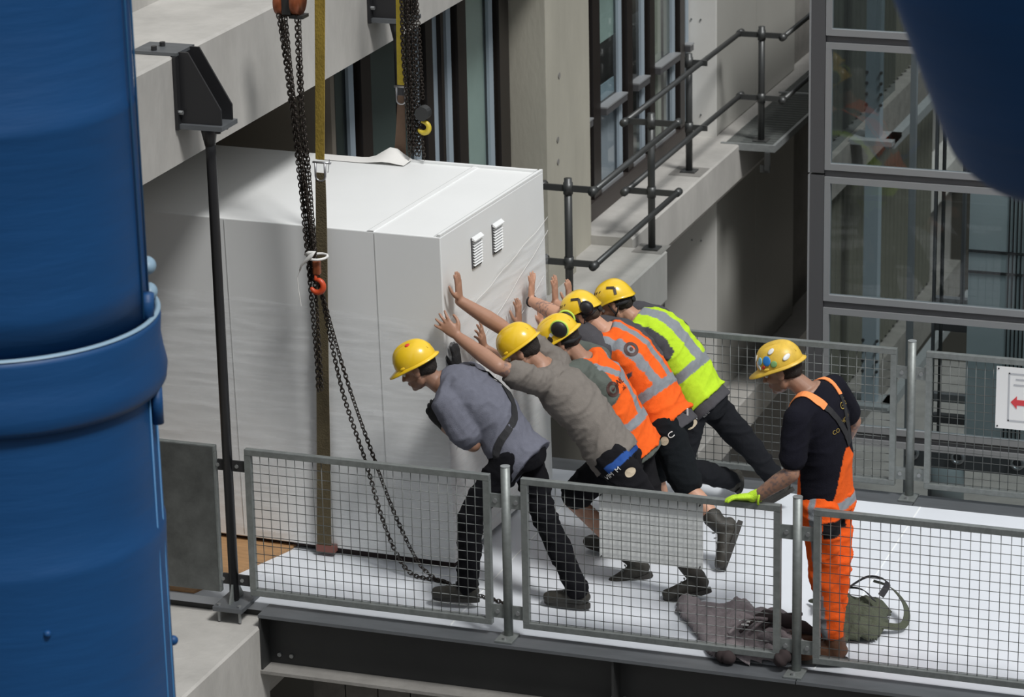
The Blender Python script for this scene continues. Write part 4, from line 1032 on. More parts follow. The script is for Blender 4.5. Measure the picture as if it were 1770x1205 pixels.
def person(spec, J):
    J = {k: Vector(v) for k, v in J.items()}
    s = .93; nm = spec['name']
    base = V(J['pel'].x, J['pel'].y, 0)
    e = thing('person', spec['label'], 'person', base)
    T = (J['neck'] - J['pel']); T.normalize(); Lat = (J['shL'] - J['shR']).normalized(); F = Lat.cross(T).normalized()
    hf, hl, hu = frame(J['hfwd'], spec.get('hup', (0, 0, 1)))
    skin = np.array(spec.get('skin', SKIN))
    # ------- body
    g = G(); P = build_head(g, J['head'], hf, hl, hu, s)
    limb(g, [J['neck'] - T * .02, J['neck'] * .45 + P(-.02, 0, -.05) * .55, P(-.018, 0, -.03)], [.060 * s, .055 * s, .054 * s])
    mid = J['pel'].lerp(J['shc'], .5) - F * spec.get('arch', .035)
    tor = [J['pel'] - T * .03, J['pel'].lerp(mid, .6), mid, J['shc'].lerp(mid, .35) - F * .01, J['shc'], J['neck'] + T * .01]
    etube(g, tor, Lat, [.150 * s, .145 * s, .150 * s, .165 * s, .14 * s, .07 * s], [.105 * s, .10 * s, .105 * s, .115 * s, .085 * s, .055 * s])
    for sd_ in 'LR':
        limb(g, [J['shc'].lerp(J['sh' + sd_], .35), J['sh' + sd_]], [.065 * s, .062 * s])
        limb(g, [J['sh' + sd_], J['sh' + sd_].lerp(J['el' + sd_], .5), J['el' + sd_]], [.060 * s, .050 * s, .042 * s])
        el_, wr_ = J['el' + sd_], J['wr' + sd_]
        limb(g, [el_, el_.lerp(wr_, .35), wr_], [.046 * s, .048 * s, .031 * s])
        limb(g, [J['hip' + sd_], J['hip' + sd_].lerp(J['kn' + sd_], .5), J['kn' + sd_]], [.085 * s, .075 * s, .055 * s])
        kn, an = J['kn' + sd_], J['an' + sd_]; calf = (kn - an).orthogonal()
        limb(g, [kn, kn.lerp(an, .35) + V(.008, 0, 0), an], [.054 * s, .054 * s, .036 * s])
        h = spec['hand' + sd_]; dv = Vector(h['d']); J['hd' + sd_] = dv
        if not h.get('glove'):
            build_hand(g, wr_ + dv.normalized() * .012, dv, h['n'], h['t'], h.get('curl', .2), h.get('spread', 1.0), s)
        else:
            limb(g, [wr_, wr_ + dv.normalized() * .03], [.026 * s, .022 * s])
    Jn = {k: np.array(v) for k, v in J.items()}
    def paint_skin(co):
        c = np.tile(skin, (len(co), 1)); q = co - np.array(J['head'])
        x = q @ np.array(hf) / s; y = q @ np.array(hl) / s; z = q @ np.array(hu) / s
        hd = (x * x + y * y + z * z) < .17 ** 2
        lips = hd & (x > .084) & (abs(y) < .022) & (z > -.075) & (z < -.053); c[lips] = LIP * (skin / SKIN)
        brow = hd & (x > .07) & (abs(y) > .012) & (abs(y) < .048) & (z > .020) & (z < .030); c[brow] = (.05, .03, .02)
        stub = hd & (z < -.045) & (x > .0) & ~lips; c[stub] = c[stub] * np.array([.72, .70, .70])
        hair = hd & (x < .01) & (z > -.055) & (z < .03) & (abs(y) < .075) & (x < -.02 - (z + .0) * .2); c[hair] = c[hair] * .45
        for (a, b, r) in spec.get('tattoo', []):
            A_, B_ = Jn[a], Jn[b]; ab = B_ - A_; t = np.clip(((co - A_) @ ab) / (ab @ ab), 0, 1); d = np.linalg.norm(co - A_ - t[:, None] * ab, axis=1)
            inn = (d < .07) & (t > r[0]) & (t < r[1])
            idx = np.where(inn)[0]
            if len(idx):
                nn = vnoise(co[idx], (55, 55, 55), 9) + .5 * vnoise(co[idx], (120, 120, 120), 4); kk = np.clip((nn + r[2]) * 4, 0, 1)[:, None] * .62
                c[idx] = c[idx] * (1 - kk) + np.array([.10, .09, .10]) * kk
        return c
    body = blob('body', g, .0062, M['skin'], e, 2, paint=paint_skin)
    for y in (-1, 1):
        ey = obj('eye', G().sph(P(.081, .030 * y, .003), .0125 * s, 12, 8), M['white'], e, smooth=True)
        obj('iris', G().sph(P(.0895, .030 * y, .003), .0056 * s, 10, 6), M['black'], ey, smooth=True)
    if spec.get('hair', 'hair'):
        g = G(); g.ell(P(-.026, 0, .030), hf * .094 * s, hl * .082 * s, hu * .094 * s, 24, 16)
        g.ell(P(-.060, 0, -.012), hf * .050 * s, hl * .064 * s, hu * .052 * s, 18, 12)
        if spec.get('beard'): 
            g2 = G(); g2.ell(P(.050, 0, -.088), hf * .044 * s, hl * .048 * s, hu * .038 * s, 18, 12); g2.ell(P(.02, 0, -.07), hf * .04 * s, hl * .062 * s, hu * .035 * s, 18, 12)
            blob('beard', g2, .006, M['hair_br'], e, 2)
        blob('hair', g, .006, M[spec.get('hair', 'hair')], e, 2, fold=lambda co, no: .003 * vnoise(co, (60, 60, 60), 2))
    # ------- top garment
    def garment(name, grow, hem, sleeve, colfn, neckr=.07, rsl=.070, parent=e, top_only=False, shoulders=True, fold_amp=.010, hemr=1.0, seed=0):
        g = G()
        t2 = [J['pel'] - T * hem, J['pel'] + T * .02, J['pel'].lerp(mid, .6) , mid, J['shc'].lerp(mid, .35) - F * .012, J['shc'] - F * .004, J['neck'] - T * .012]
        etube(g, t2, Lat, [(.172 * hemr) * s + grow, .165 * s + grow, .155 * s + grow, .162 * s + grow, .172 * s + grow, .150 * s + grow, neckr * s + grow],
              [(.135 * hemr) * s + grow, .128 * s + grow, .120 * s + grow, .118 * s + grow, .122 * s + grow, .098 * s + grow, .062 * s + grow], 28, 5)
        for sd_ in 'LR':
            S_, E_ = J['sh' + sd_], J['el' + sd_]
            if shoulders: limb(g, [J['shc'].lerp(S_, .3), S_.lerp(J['shc'], 0.0 if sleeve else .25)], [.078 * s + grow, .068 * s + grow])
            if sleeve: limb(g, [S_, S_.lerp(E_, sleeve * .55), S_.lerp(E_, sleeve)], [.070 * s + grow, (rsl + .0) * s + grow, rsl * s + grow])
        lat, tt, ff = np.array(Lat), np.array(T), np.array(F); o_ = np.array(J['pel'])
        def loc(co):
            q = co - o_; return q @ lat, q @ tt, q @ ff
        def fold(co, no):
            u, v, w_ = loc(co); q = np.stack([u * 3.5 + w_ * 2.5, v * 12 + u * 4.0, w_ * 4 + u * 1.5], 1)
            n1 = np.array([noise.noise((a + seed, b, c)) for a, b, c in q]); q2 = q * np.array([1.9, 1.9, 1.9]); n2 = np.array([noise.noise((a, b + seed, c)) for a, b, c in q2])
            r = np.clip(1 - 3.2 * np.abs(n1), 0, 1) ** 1.5; r2 = np.clip(1 - 3.5 * np.abs(n2), 0, 1) ** 1.5; return fold_amp * (.60 * r + .22 * r2 - .25)
        return blob(name, g, .0085, M['cloth'], parent, 2, fold=fold, paint=lambda co: colfn(*loc(co), co)), loc
    top = spec['top'](e, garment, J, T, Lat, F, mid, s)
    # ------- trousers
    g = G(); tr = spec['trousers']; ex = tr.get('ex', 0.0)
    etube(g, [J['pel'] + T * .055, J['pel'], J['pel'] - T * .05, J['hipL'].lerp(J['hipR'], .5) - T * .06], Lat, [.150 * s + ex, .165 * s + ex, .165 * s + ex, .12 * s + ex], [.108 * s + ex, .125 * s + ex, .122 * s + ex, .095 * s + ex], 26, 4)
    for sd_ in 'LR':
        H_, K_, A_ = J['hip' + sd_], J['kn' + sd_], J['an' + sd_]
        if tr['long']:
            limb(g, [H_, H_.lerp(K_, .5), K_, K_.lerp(A_, .45), K_.lerp(A_, tr.get('len', .88))], [.100 * s + ex, .088 * s + ex, .072 * s + ex, .066 * s + ex, .060 * s + ex], 18)
            if tr.get('knee'): g.ell(K_ + (K_ - (H_ + A_) / 2) * .1, V(.05, 0, 0), V(0, .05, 0), V(0, 0, .08))
        else:
            limb(g, [H_, H_.lerp(K_, .5), H_.lerp(K_, tr.get('len', .96))], [.102 * s + ex, .095 * s + ex, .086 * s + ex], 18)
    def foldT(co, no):
        a = vnoise(co, (5, 5, 12), 1.7); b = vnoise(co, (11, 11, 24), 5.1); return tr.get('amp', 1) * (.009 * np.clip(1 - 3 * np.abs(a), 0, 1) ** 1.5 + .003 * np.clip(1 - 3 * np.abs(b), 0, 1) - .005)
    trousers = blob('trousers', g, .0085, M['cloth'], e, 2, fold=foldT, paint=lambda co: tr['col'](co, J, T, Lat, F))
    # ------- boots / socks
    for sd_ in 'LR':
        b = spec['boots']
        if b.get('skip') == sd_: continue
        boot(e, J['an' + sd_], J['to' + sd_], J['kn' + sd_], b['m'], b['sole'], b.get('s', s), b.get('shaft', .12), b.get('n' + sd_))
        if b.get('sock'):
            d = (J['kn' + sd_] - J['an' + sd_]).normalized(); g = G(); limb(g, [J['an' + sd_] + d * .08, J['an' + sd_] + d * .17], [.046 * s, .049 * s]); blob('sock', g, .008, M['jacket_dark'] if b['sock'] == 1 else M['steel_grey'], e, 1)
    # ------- gloves
    for sd_ in 'LR':
        h = spec['hand' + sd_]
        if h.get('glove'):
            g = G(); d = Vector(h['d']).normalized(); wr_ = J['wr' + sd_]
            build_hand(g, wr_ + d * .012, d, h['n'], h['t'], h.get('curl', .3), h.get('spread', 1.1), s, 1.16)
            limb(g, [wr_ - (wr_ - J['el' + sd_]).normalized() * .03, wr_ + d * .02], [.033 * s, .032 * s])
            blob('glove', g, .006, M[h['glove']], e, 1)
    return e, J, P, (hf, hl, hu), top, trousers
def const(c): return lambda *a: np.tile(np.array(c), (len(a[-1]), 1))
BLACK = np.array([.012, .012, .014]); TAPE = np.array([.25, .27, .29])
def tcol(base, extra=None):
    def f(co, J, T, Lat, F):
        c = np.tile(np.array(base), (len(co), 1))
        if extra: extra(c, co, J, T, Lat, F)
        return c
    return f

def strap_on(nm, target, pts, w_, m, parent, lift=.004, th=.004, axis=None):
    bv = BVHTree.FromPolygons([v.co.copy() for v in target.data.vertices], [tuple(p.vertices) for p in target.data.polygons])
    P = smoothpath(pts, 8); Q = []
    for p in P:
        h = bv.find_nearest(p); Q.append((h[0], h[1]))
    rings = []
    for i, (p, n_) in enumerate(Q):
        d = (Q[min(i + 1, len(Q) - 1)][0] - Q[max(i - 1, 0)][0]).normalized(); a = d.cross(n_).normalized()
        r = []
        for t in (-1, -.33, .33, 1):
            q = p + a * w_ / 2 * t; h = bv.find_nearest(q + n_ * .01); r.append(h[0] + h[1] * lift)
        r2 = [x + n_ * th for x in r][::-1]
        rings.append(r + r2)
    g = G(); g.rings(rings); return obj(nm, g, m, parent, smooth=False)
GREY_BLUE = (.145, .150, .185); GREY_TAN = (.20, .18, .16); CHAR = (.075, .073, .080)
def tee(color, sleeve, hem, rsl=.072, fold=.010, seed=0, neckr=.066, grow=.010, hemr=1.0):
    def f(e, garment, J, T, Lat, F, mid, s):
        o, loc = garment('shirt', grow, hem, sleeve, lambda u, v, w_, co: np.tile(np.array(color), (len(co), 1)), rsl=rsl, fold_amp=fold, seed=seed, neckr=neckr, hemr=hemr)
        return o, loc
    return f
ORANGE = np.array([.90, .135, .020]); LIMEC = np.array([.50, .74, .035])
def with_vest(shirt_col, sleeve, base, pattern, hem=.10, vhem=.05, seed=0, rsl=.070):
    def f(e, garment, J, T, Lat, F, mid, s):
        o, loc = garment('shirt', .008, hem, sleeve, lambda u, v, w_, co: np.tile(np.array(shirt_col), (len(co), 1)), rsl=rsl, fold_amp=.006, seed=seed)
        def col(u, v, w_, co):
            c = np.tile(base, (len(co), 1)); m_ = pattern(u, v, w_); c[m_] = TAPE; c[(v > .26 + .5 * (.17 - np.abs(u)).clip(0, 1)) & (np.abs(u) > .118)] = shirt_col; return c
        vo, _ = garment('vest', .019, vhem, 0, col, neckr=.085, fold_amp=.015, seed=seed + 3, hemr=1.03)
        return o, loc, vo
    return f
def pat_y(u, v, w_):
    b = w_ < 0.02
    return (b & (v > .33) & (np.abs(np.abs(u) - (v - .33) * .85) < .030)) | (b & (v <= .34) & (v > .12) & (np.abs(u) < .028)) | ((v > .085) & (v < .135)) | (~b & (np.abs(np.abs(u) - .10) < .025) & (v > .13))
def pat_h(uc):
    def f(u, v, w_): return ((v > .125) & (v < .180)) | ((np.abs(np.abs(u) - uc) < .025) & (v >= .15))
    return f
JN = {'a': {'head': [-0.646, 0.46, 1.271], 'hfwd': [-0.88, -0.12, -0.46], 'neck': [-0.552, 0.5, 1.189], 'shc': [-0.459, 0.52, 1.166], 'pel': [-0.103, 0.46, 0.859], 'shL': [-0.445, 0.34, 1.123], 'shR': [-0.474, 0.7, 1.165], 'elL': [-0.301, 0.34, 0.919], 'wrL': [-0.57, 0.62, 0.897], 'haL': [-0.709, 0.76, 0.919], 'elR': [-0.483, 0.88, 1.09], 'wrR': [-0.574, 0.86, 1.13], 'haR': [-0.612, 0.84, 1.199], 'hipL': [-0.107, 0.37, 0.841], 'hipR': [-0.087, 0.55, 0.797], 'knL': [-0.305, 0.3, 0.536], 'anL': [-0.342, 0.31, 0.127], 'toL': [-0.562, 0.29, 0.015], 'knR': [0.023, 0.5, 0.516], 'anR': [0.231, 0.46, 0.103], 'toR': [0.031, 0.47, 0.015]}, 'b': {'head': [-0.203, 0.86, 1.282], 'hfwd': [-0.8, -0.05, -0.6], 'neck': [-0.107, 0.88, 1.207], 'shc': [-0.05, 0.9, 1.108], 'pel': [0.295, 0.86, 0.755], 'shL': [-0.084, 0.72, 1.163], 'shR': [-0.071, 1.06, 1.159], 'elL': [-0.245, 0.6, 1.27], 'wrL': [-0.518, 0.735, 1.368], 'haL': [-0.573, 0.73, 1.455], 'elR': [-0.36, 0.98, 1.362], 'wrR': [-0.554, 0.86, 1.531], 'haR': [-0.586, 0.82, 1.637], 'hipL': [0.331, 0.77, 0.747], 'hipR': [0.305, 0.95, 0.715], 'knL': [0.532, 0.76, 0.493], 'anL': [0.785, 0.78, 0.117], 'toL': [0.616, 0.72, 0.02], 'knR': [0.035, 0.94, 0.433], 'anR': [0.388, 0.98, 0.077], 'toR': [0.205, 0.9, 0.002]}, 'c': {'head': [-0.08, 1.16, 1.252], 'hfwd': [-0.82, -0.1, -0.55], 'neck': [0.021, 1.18, 1.156], 'shc': [0.063, 1.2, 1.071], 'pel': [0.284, 1.22, 0.686], 'shL': [0.018, 1.04, 1.102], 'shR': [0.054, 1.38, 1.096], 'elL': [-0.25, 1.0, 1.089], 'wrL': [-0.515, 1.12, 1.182], 'haL': [-0.565, 1.13, 1.228], 'elR': [-0.279, 1.52, 1.106], 'wrR': [-0.509, 1.66, 1.144], 'haR': [-0.557, 1.7, 1.196], 'hipL': [0.299, 1.12, 0.655], 'hipR': [0.275, 1.3, 0.641], 'knL': [0.31, 0.98, 0.472], 'anL': [0.179, 1.22, 0.115], 'toL': [0.023, 1.28, 0.024], 'knR': [0.356, 1.3, 0.344], 'anR': [0.449, 1.32, 0.126], 'toR': [0.287, 1.3, 0.029]}, 'd': {'head': [-0.114, 1.62, 1.258], 'hfwd': [-0.8, -0.1, -0.58], 'neck': [0.003, 1.64, 1.172], 'shc': [0.074, 1.66, 1.111], 'pel': [0.372, 1.58, 0.724], 'shL': [0.031, 1.5, 1.09], 'shR': [0.057, 1.84, 1.115], 'elL': [-0.271, 1.66, 1.233], 'wrL': [-0.498, 1.84, 1.244], 'haL': [-0.542, 1.87, 1.29], 'elR': [-0.324, 2.0, 1.021], 'wrR': [-0.533, 2.1, 1.024], 'haR': [-0.557, 2.12, 1.068], 'hipL': [0.402, 1.48, 0.693], 'hipR': [0.388, 1.66, 0.672], 'knL': [0.571, 1.36, 0.397], 'anL': [0.782, 1.28, 0.222], 'toL': [0.728, 1.16, 0.014], 'knR': [0.278, 1.66, 0.344], 'anR': [0.332, 1.7, 0.04], 'toR': [0.16, 1.7, -0.014]}, 'e': {'head': [-0.058, 2.04, 1.205], 'hfwd': [-0.86, -0.12, -0.5], 'neck': [0.052, 2.05, 1.119], 'shc': [0.144, 2.05, 1.072], 'pel': [0.442, 2.02, 0.705], 'shL': [0.088, 1.9, 1.055], 'shR': [0.143, 2.22, 1.082], 'elL': [-0.202, 1.95, 1.099], 'wrL': [-0.443, 2.1, 1.154], 'haL': [-0.526, 2.14, 1.204], 'elR': [-0.196, 2.3, 1.063], 'wrR': [-0.411, 2.26, 1.091], 'haR': [-0.513, 2.25, 1.121], 'hipL': [0.418, 1.93, 0.639], 'hipR': [0.467, 2.11, 0.643], 'knL': [0.398, 1.8, 0.36], 'anL': [0.562, 2.22, 0.141], 'toL': [0.619, 2.34, 0.047], 'knR': [0.698, 2.14, 0.394], 'anR': [0.853, 2.2, 0.161], 'toR': [0.775, 2.2, 0.057]}, 'f': {'head': [1.403, 0.22, 1.526], 'hfwd': [-0.93, -0.05, -0.36], 'neck': [1.535, 0.24, 1.435], 'shc': [1.563, 0.25, 1.373], 'pel': [1.625, 0.26, 0.864], 'shL': [1.522, 0.07, 1.328], 'shR': [1.612, 0.43, 1.38], 'elL': [1.513, 0.0, 1.068], 'wrL': [1.335, 0.0, 0.926], 'haL': [1.251, 0.0, 0.92], 'elR': [1.682, 0.58, 1.164], 'wrR': [1.574, 0.6, 0.951], 'haR': [1.534, 0.52, 0.912], 'hipL': [1.619, 0.17, 0.843], 'hipR': [1.637, 0.36, 0.798], 'knL': [1.648, 0.14, 0.514], 'anL': [1.703, 0.13, 0.121], 'toL': [1.558, 0.11, 0.031], 'knR': [1.678, 0.28, 0.527], 'anR': [1.652, 0.28, 0.133], 'toR': [1.5, 0.27, 0.041]}}
def prs(k, **kw): kw['name'] = k; return person(kw, JN[k])
UP = (0, 0, 1)

# A: nearest worker, grey-blue tee, yellow helmet, black gloves
e, J, P, HF, top, tro = prs('a', label='person in grey-blue t-shirt and black gloves leaning on the cabinet corner',
    skin=SKIN * .62, hair='hair', beard=False,
    handL=dict(d=(-.55, .10, .60), n=(.15, 1, 0), t=1, glove='glove_black', curl=.35), handR=dict(d=(-.1, 0, 1), n=(-1, .1, 0), t=-1, glove='glove_black', curl=.15),
    top=tee(GREY_BLUE, .74, .10, .078, .013, 1, grow=.014), arch=.05,
    trousers=dict(long=True, len=1.0, ex=.004, col=tcol((.007, .007, .009))),
    boots=dict(m=M['boot'], sole=M['sole'], shaft=.11))
h, pt, H = helmet_std(e, P, *HF, M['helmet'])
cc = P(-.005, 0, .048)
sticker(h, cc, pt(1.9, .42, H * .90) + HF[2] * .004, .014, M['st_red']); sticker(h, cc, pt(2.55, .86, H * .45), .018, M['st_white'], .7)
shirt = top[0]
T = (J['neck'] - J['pel']).normalized(); LT = (J['shL'] - J['shR']).normalized(); FF = LT.cross(T).normalized()
strap_on('bag_strap', shirt, [J['shR'] - FF * .10 + T * .0, J['shc'] * .35 + J['pel'] * .65 - FF * .16 - LT * .02, J['pel'] + LT * .19 + T * .09, J['pel'] + LT * .15 + FF * .12 + T * .03], .042, M['grey_strap'], e)
g = G(); g.ell(J['pel'] + FF * .15 + LT * .09 + T * .01, FF * .06, LT * .10, T * .075, 20, 14); blob('belt_bag', g, .01, M['grey_strap'], e, 2, fold=lambda co, no: .006 * vnoise(co, (18, 18, 18), 1))

# B: grey-brown tee, bare forearms, shorts
def shortsB(c, co, J, T, Lat, F):
    q = co - np.array(J['pel']); v = q @ np.array(T); w_ = q @ np.array(F)
    c[(v > -.075) & (v < -.035) & (w_ < 0)] = (.03, .09, .32)
e, J, P, HF, top, tro = prs('b', label='person in brown-grey t-shirt and black shorts pushing the cabinet with both bare arms raised',
    skin=SKIN * .85, hair='hair', tattoo=[('shL', 'elL', (.45, .95, -.02))],
    handL=dict(d=(-.72, .02, .60), n=(-.25, 1, .0), t=1, curl=.16, spread=2.0), handR=dict(d=(-.06, -.05, 1), n=(-1, 0, 0), t=-1, curl=.06, spread=.35),
    top=tee(GREY_TAN, .50, .05, .074, .016, 7, grow=.012, hemr=.97), arch=.03,
    trousers=dict(long=False, len=.90, ex=.008, col=tcol((.010, .010, .012), shortsB)),
    boots=dict(m=M['boot'], sole=M['sole'], shaft=.14, sock=1, nL=(-.25, 0, 1), nR=(-.35, 0, 1)))
helmet_std(e, P, *HF, M['helmet'])
T = (J['neck'] - J['pel']).normalized(); LT = (J['shL'] - J['shR']).normalized(); FF = LT.cross(T).normalized()
decal(e, tro, J['pel'] + LT * .17 - T * .085 - FF * .02, -FF, T, 'VIM  M', .036, M['white'])
decal(e, tro, J['hipL'] + LT * .1 + V(.12, 0, -.035), V(1, 0, 0), V(0, 0, 1), disc_geo(.001, .024), 1, M['tan_print'])

# C: orange vest, ear defenders on helmet
e, J, P, HF, top, tro = prs('c', label='person in orange vest and helmet with lime-ringed ear defenders',
    skin=SKIN * .8, hair='hair',
    handL=dict(d=(-.05, -.45, .9), n=(-1, 0, 0), t=1, curl=.15, spread=2.2), handR=dict(d=(-.05, .1, 1), n=(-1, 0, 0), t=-1, curl=.12, spread=2.2),
    top=with_vest((.11, .125, .11), .5, ORANGE, pat_y, vhem=.07, seed=11), arch=.02,
    trousers=dict(long=False, len=1.0, ex=.006, col=tcol((.014, .014, .016))), boots=dict(m=M['boot'], sole=M['sole'], shaft=.12, sock=1))
h, pt, H = helmet_std(e, P, *HF, M['helmet'], .03)
cc = P(-.005, 0, .048)
def muff(par, c, ax, f, l, u, band=None, r=.042):
    m_ = obj('ear_defender', G().ell(c, f * r * 1.05, l * .020, u * r * 1.12, 20, 12), M['black'], par, smooth=True)
    obj('cup_ring', G().tube([c - l * ax * .006 + f * r * 1.06 * math.cos(a) + u * r * 1.14 * math.sin(a) for a in [2 * PI * k / 24 for k in range(25)]], .006, 8), M['lime'] if band else M['black'], m_, smooth=True)
    return m_
f_, l_, u_ = HF
muff(h, pt(2.0, 1.08, .035), 1, (f_ - u_ * .25).normalized(), l_, (u_ + f_ * .25).normalized(), True)
muff(h, pt(-2.0, 1.08, .035), -1, f_, l_, u_, True)
sticker(h, cc, pt(.75, .86, H * .45), .020, M['st_white']); sticker(h, cc, pt(.75, .88, H * .47) + l_ * .002, .008, M['st_dark']); sticker(h, cc, pt(1.35, .97, H * .12), .020, M['st_dark']); sticker(h, cc, pt(1.55, .95, H * .3), .015, M['st_white'], .8)
obj('nape_strap', G().tube([P(-.02, .085, .01), P(-.075, .06, -.02), P(-.105, 0, -.03), P(-.075, -.06, -.02), P(-.02, -.085, .01)], .012, 8), M['grey_strap'], h, smooth=True)
T = (J['neck'] - J['pel']).normalized(); LT = (J['shL'] - J['shR']).normalized(); FF = LT.cross(T).normalized()
vest = top[2]; NN = LT * .6 - FF * .8; XD = -FF * .6 - LT * .8; oo = J['pel'].lerp(J['neck'], .60) + NN * .16
decal(vest, vest, oo, XD, T, disc_geo(.024, .042), 1, M['dark_print']); decal(vest, vest, oo, XD, T, disc_geo(.001, .011), 1, M['dark_print'])
decal(vest, vest, oo + XD * .075 + T * .014, XD, T, 'NL', .050, M['dark_print']); decal(vest, vest, oo + XD * .075 - T * .026, XD, T, 'ak', .034, M['dark_print'])

# D: orange vest, climbing helmet, wristband
e, J, P, HF, top, tro = prs('d', label='person in orange vest over dark grey tee with black wristband',
    skin=SKIN * 1.15, hair='hair_br', beard=True, tattoo=[('wrL', 'elL', (.35, .8, .0))],
    handL=dict(d=(-.02, .25, 1), n=(-1, 0, 0), t=1, curl=.06, spread=2.2), handR=dict(d=(-.05, .0, 1), n=(-1, 0, 0), t=-1, curl=.1),
    top=with_vest(CHAR, .62, ORANGE, pat_h(.065), hem=.11, vhem=.045, seed=21, rsl=.088), arch=.03,
    trousers=dict(long=False, len=.90, ex=.010, col=tcol((.009, .011, .013))),
    boots=dict(m=M['boot'], sole=M['sole'], shaft=.075, nL=(-.95, -.2, .35), s=1.02))
h, pt, H = helmet_climb(e, P, *HF, M['helmet']); f_, l_, u_ = HF
muff(h, pt(2.1, 1.12, .0), 1, f_, l_, u_, None, .032)
d_ = (J['elL'] - J['wrL']).normalized(); a_ = d_.orthogonal().normalized(); b_ = d_.cross(a_); w0 = J['wrL'] + d_ * .005
obj('wristband', G().tube([w0 + (a_ * math.cos(q) + b_ * math.sin(q)) * .030 for q in [2 * PI * k / 20 for k in range(21)]], .0065, 8), M['grey_strap'], e, smooth=True)
T = (J['neck'] - J['pel']).normalized(); LT = (J['shL'] - J['shR']).normalized(); FF = LT.cross(T).normalized(); vest = top[2]
NN = LT * .6 - FF * .8; XD = -FF * .6 - LT * .8; oo = J['pel'].lerp(J['neck'], .72) + NN * .16
decal(vest, vest, oo, XD, T, disc_geo(.024, .042), 1, M['dark_print']); decal(vest, vest, oo, XD, T, disc_geo(.001, .011), 1, M['dark_print'])
hp = J['pel'] + LT * .18 - FF * .03 - T * .09
decal(e, tro, hp, -FF, T, disc_geo(.001, .024), 1, M['tan_print']); decal(e, tro, hp - FF * .045 + T * .005, -FF, T, 'C', .045, M['white'])
obj('belt_tab', G().box(-.004, .004, -.004, .004, -.02, .02, Matrix.Translation(J['pel'] - FF * .14 + LT * .01 - T * .05)), M['white'], e)

# E: lime vest
e, J, P, HF, top, tro = prs('e', label='person in lime yellow vest and long black trousers pushing the cabinet',
    skin=SKIN * 1.0, hair='hair',
    handL=dict(d=(-.04, .05, 1), n=(-1, 0, 0), t=1, curl=.1), handR=dict(d=(-.05, 0, 1), n=(-1, 0, 0), t=-1, curl=.1),
    top=with_vest(CHAR, .62, LIMEC, pat_h(.02), hem=.10, vhem=.04, seed=31, rsl=.084), arch=.035,
    trousers=dict(long=True, len=1.0, ex=.004, col=tcol((.013, .014, .017))),
    boots=dict(m=M['boot'], sole=M['sole'], shaft=.10, nL=(-.6, -.3, .7), nR=(-.5, 0, .8)))
helmet_climb(e, P, *HF, M['helmet'])
T = (J['neck'] - J['pel']).normalized(); LT = (J['shL'] - J['shR']).normalized(); FF = LT.cross(T).normalized()
hp = J['pel'] + LT * .18 + FF * .03 - T * .085
decal(e, tro, hp, -FF, T, disc_geo(.001, .027), 1, M['tan_print']); decal(e, tro, hp - FF * .072 + T * .008, -FF, T, 'ALST', .038, M['white']); decal(e, tro, hp - FF * .070 - T * .018, -FF, T, 'ALST ST', .013, M['white'])

# F: orange dungarees
def bibcol(e, garment, J, T, Lat, F, mid, s):
    def col(u, v, w_, co):
        c = np.tile(np.array([.010, .010, .016]), (len(co), 1))
        a_ = np.arctan2(u, -w_ + 1e-6); bd = np.maximum(-.045 + .31 * np.exp(-((a_ + .25) / .85) ** 2), np.where((w_ > .05) & (np.abs(u) < .14), .28, -.045))
        m_ = v < bd; c[m_] = ORANGE * np.array([.95, .92, .9]); sc_ = v
        t_ = m_ & (sc_ > -.045) & (sc_ < .0); c[t_] = TAPE; return c
    o, loc = garment('tee_and_bib', .010, .075, .72, col, rsl=.066, fold_amp=.007, seed=41); return o, loc
def dung(c, co, J, T, Lat, F):
    for sd_ in 'LR':
        H_, K_, A_ = [np.array(J[k + sd_]) for k in ('hip', 'kn', 'an')]
        z = co[:, 2]; t1 = np.clip((H_[2] - z) / (H_[2] - K_[2]), 0, 1)[:, None]; t2 = np.clip((K_[2] - z) / (K_[2] - A_[2]), 0, 1)[:, None]
        ax = np.where(z[:, None] > K_[2], H_ + (K_ - H_) * t1, K_ + (A_ - K_) * t2)
        d = co - ax; near = (np.abs(d[:, 1]) < .16) & (d[:, 1] < -.02 if sd_ == 'L' else d[:, 1] > .02)
        m_ = near & (np.abs(d[:, 0] + .02) < .018); c[m_] = TAPE
        if sd_ == 'L':
            q = (co[:, 2] > H_[2] - .14) & (co[:, 2] < H_[2] - .05) & (d[:, 0] > .03) & (d[:, 1] < .12); c[q] = BLACK
    for zz in (.36, .30):
        pass
e, J, P, HF, top, tro = prs('f', label='person in orange dungarees resting a lime glove on the railing',
    skin=SKIN * .72, hair='hair', tattoo=[('elL', 'wrL', (.0, .98, .05)), ('shL', 'elL', (.5, 1, .05)), ('shR', 'elR', (.5, 1, .0)), ('elR', 'wrR', (0, 1, .0))],
    handL=dict(d=(-.9, -.12, -.08), n=(.05, -.2, -1), t=1, glove='glove_lime', curl=.22, spread=1.5), handR=dict(d=(-.5, -.5, -.4), n=(0, -1, .2), t=-1, curl=.4),
    top=bibcol, arch=.03,
    trousers=dict(long=True, len=.80, ex=.012, col=tcol(ORANGE * np.array([.95, .85, .8]), dung), amp=1.3),
    boots=dict(m=M['boot_brown'], sole=M['sole'], shaft=.20, laces=False, s=1.08))
h, pt, H = helmet_std(e, P, *HF, M['helmet_used'], .045)
cc = P(-.005, 0, .048)
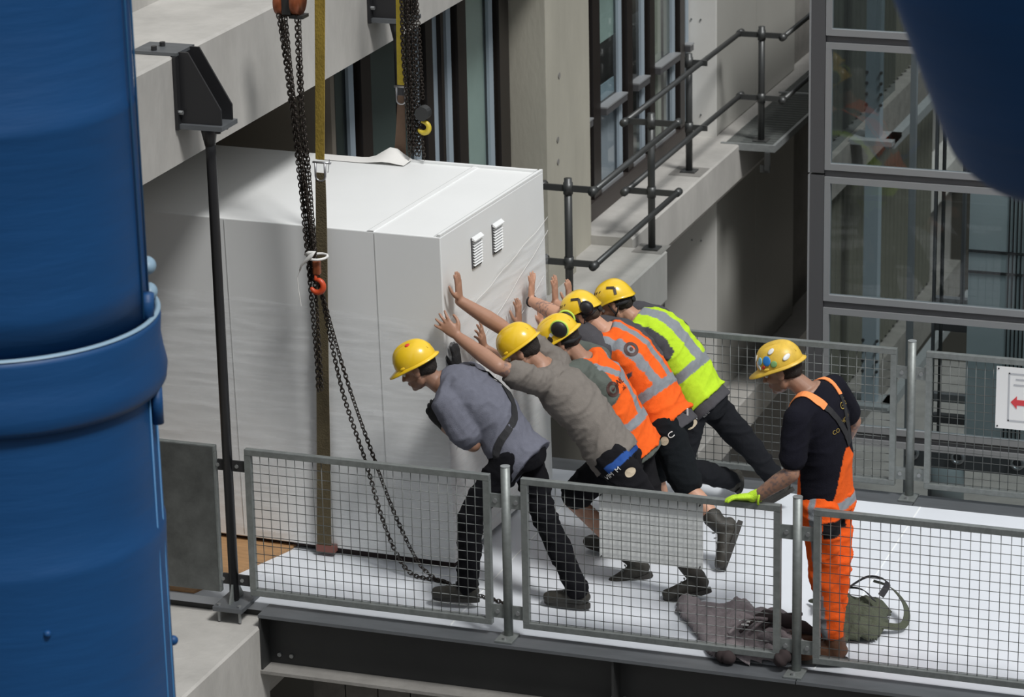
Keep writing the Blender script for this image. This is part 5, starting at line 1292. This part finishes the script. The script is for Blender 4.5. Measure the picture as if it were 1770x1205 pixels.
for th, r, z, R_, mm, asp in ((1.25, .93, .42, .024, 'st_blue', 1.1), (.85, .93, .46, .020, 'st_lblue', 1), (.55, .95, .30, .020, 'st_white', .7), (1.55, .99, .20, .018, 'st_green', .9), (2.2, .95, .32, .026, 'st_white', .5), (.30, .88, .55, .020, 'st_white', .9), (1.0, .99, .16, .015, 'st_red', .6), (1.55, .72, .78, .020, 'st_white', .7), (.7, .98, .18, .02, 'st_white', .5)):
    sticker(h, cc, pt(th, r, H * z), R_, M[mm], asp)
T = (J['neck'] - J['pel']).normalized(); LT = (J['shL'] - J['shR']).normalized(); FF = LT.cross(T).normalized(); sh_ = top[0]
strap_on('shoulder_strap', sh_, [J['shc'] + LT * .105 + FF * .14 - T * .18, J['shc'] + LT * .105 + FF * .12 - T * .02, J['shc'] + LT * .10 + T * .08, J['shc'] + LT * .085 - FF * .12 + T * .01], .044, M['orange_tape'], e, .004)
strap_on('shoulder_strap', sh_, [J['shc'] - LT * .105 + FF * .12 - T * .02, J['shc'] - LT * .10 + T * .08, J['shc'] - LT * .085 - FF * .12 + T * .01], .044, M['orange_tape'], e, .004)
strap_on('elastic_strap', sh_, [J['shc'] + LT * .085 - FF * .12 + T * .01, J['shc'] - FF * .16 - T * .12 + LT * .02, J['shc'] - FF * .16 - T * .24 - LT * .03], .035, M['grey_strap'], e, .003)
strap_on('elastic_strap', sh_, [J['shc'] - LT * .085 - FF * .12 + T * .01, J['shc'] - FF * .16 - T * .12 - LT * .04, J['shc'] - FF * .16 - T * .24 - LT * .05], .035, M['grey_strap'], e, .003)
oo = J['shc'] - FF * .14 - T * .07
decal(e, sh_, oo - LT * .06 + T * .03, LT * -1, T, 'GVS', .050, M['gold_print'], .006); decal(e, sh_, oo - LT * .02 - T * .035, LT * -1, T, 'SHOW', .032, M['gold_print'], .006); decal(e, sh_, oo + LT * .07 - T * .06, LT * -1, T, 'CO', .032, M['gold_print'], .006)
obj('glove_cuff', G().tube([J['wrL'] + V(.018 + .006 * math.sin(a), math.cos(a) * .036, math.sin(a) * .036 - .002) for a in [2 * PI * k / 20 for k in range(21)]], .006, 8), M['glove_lime'], e, smooth=True)
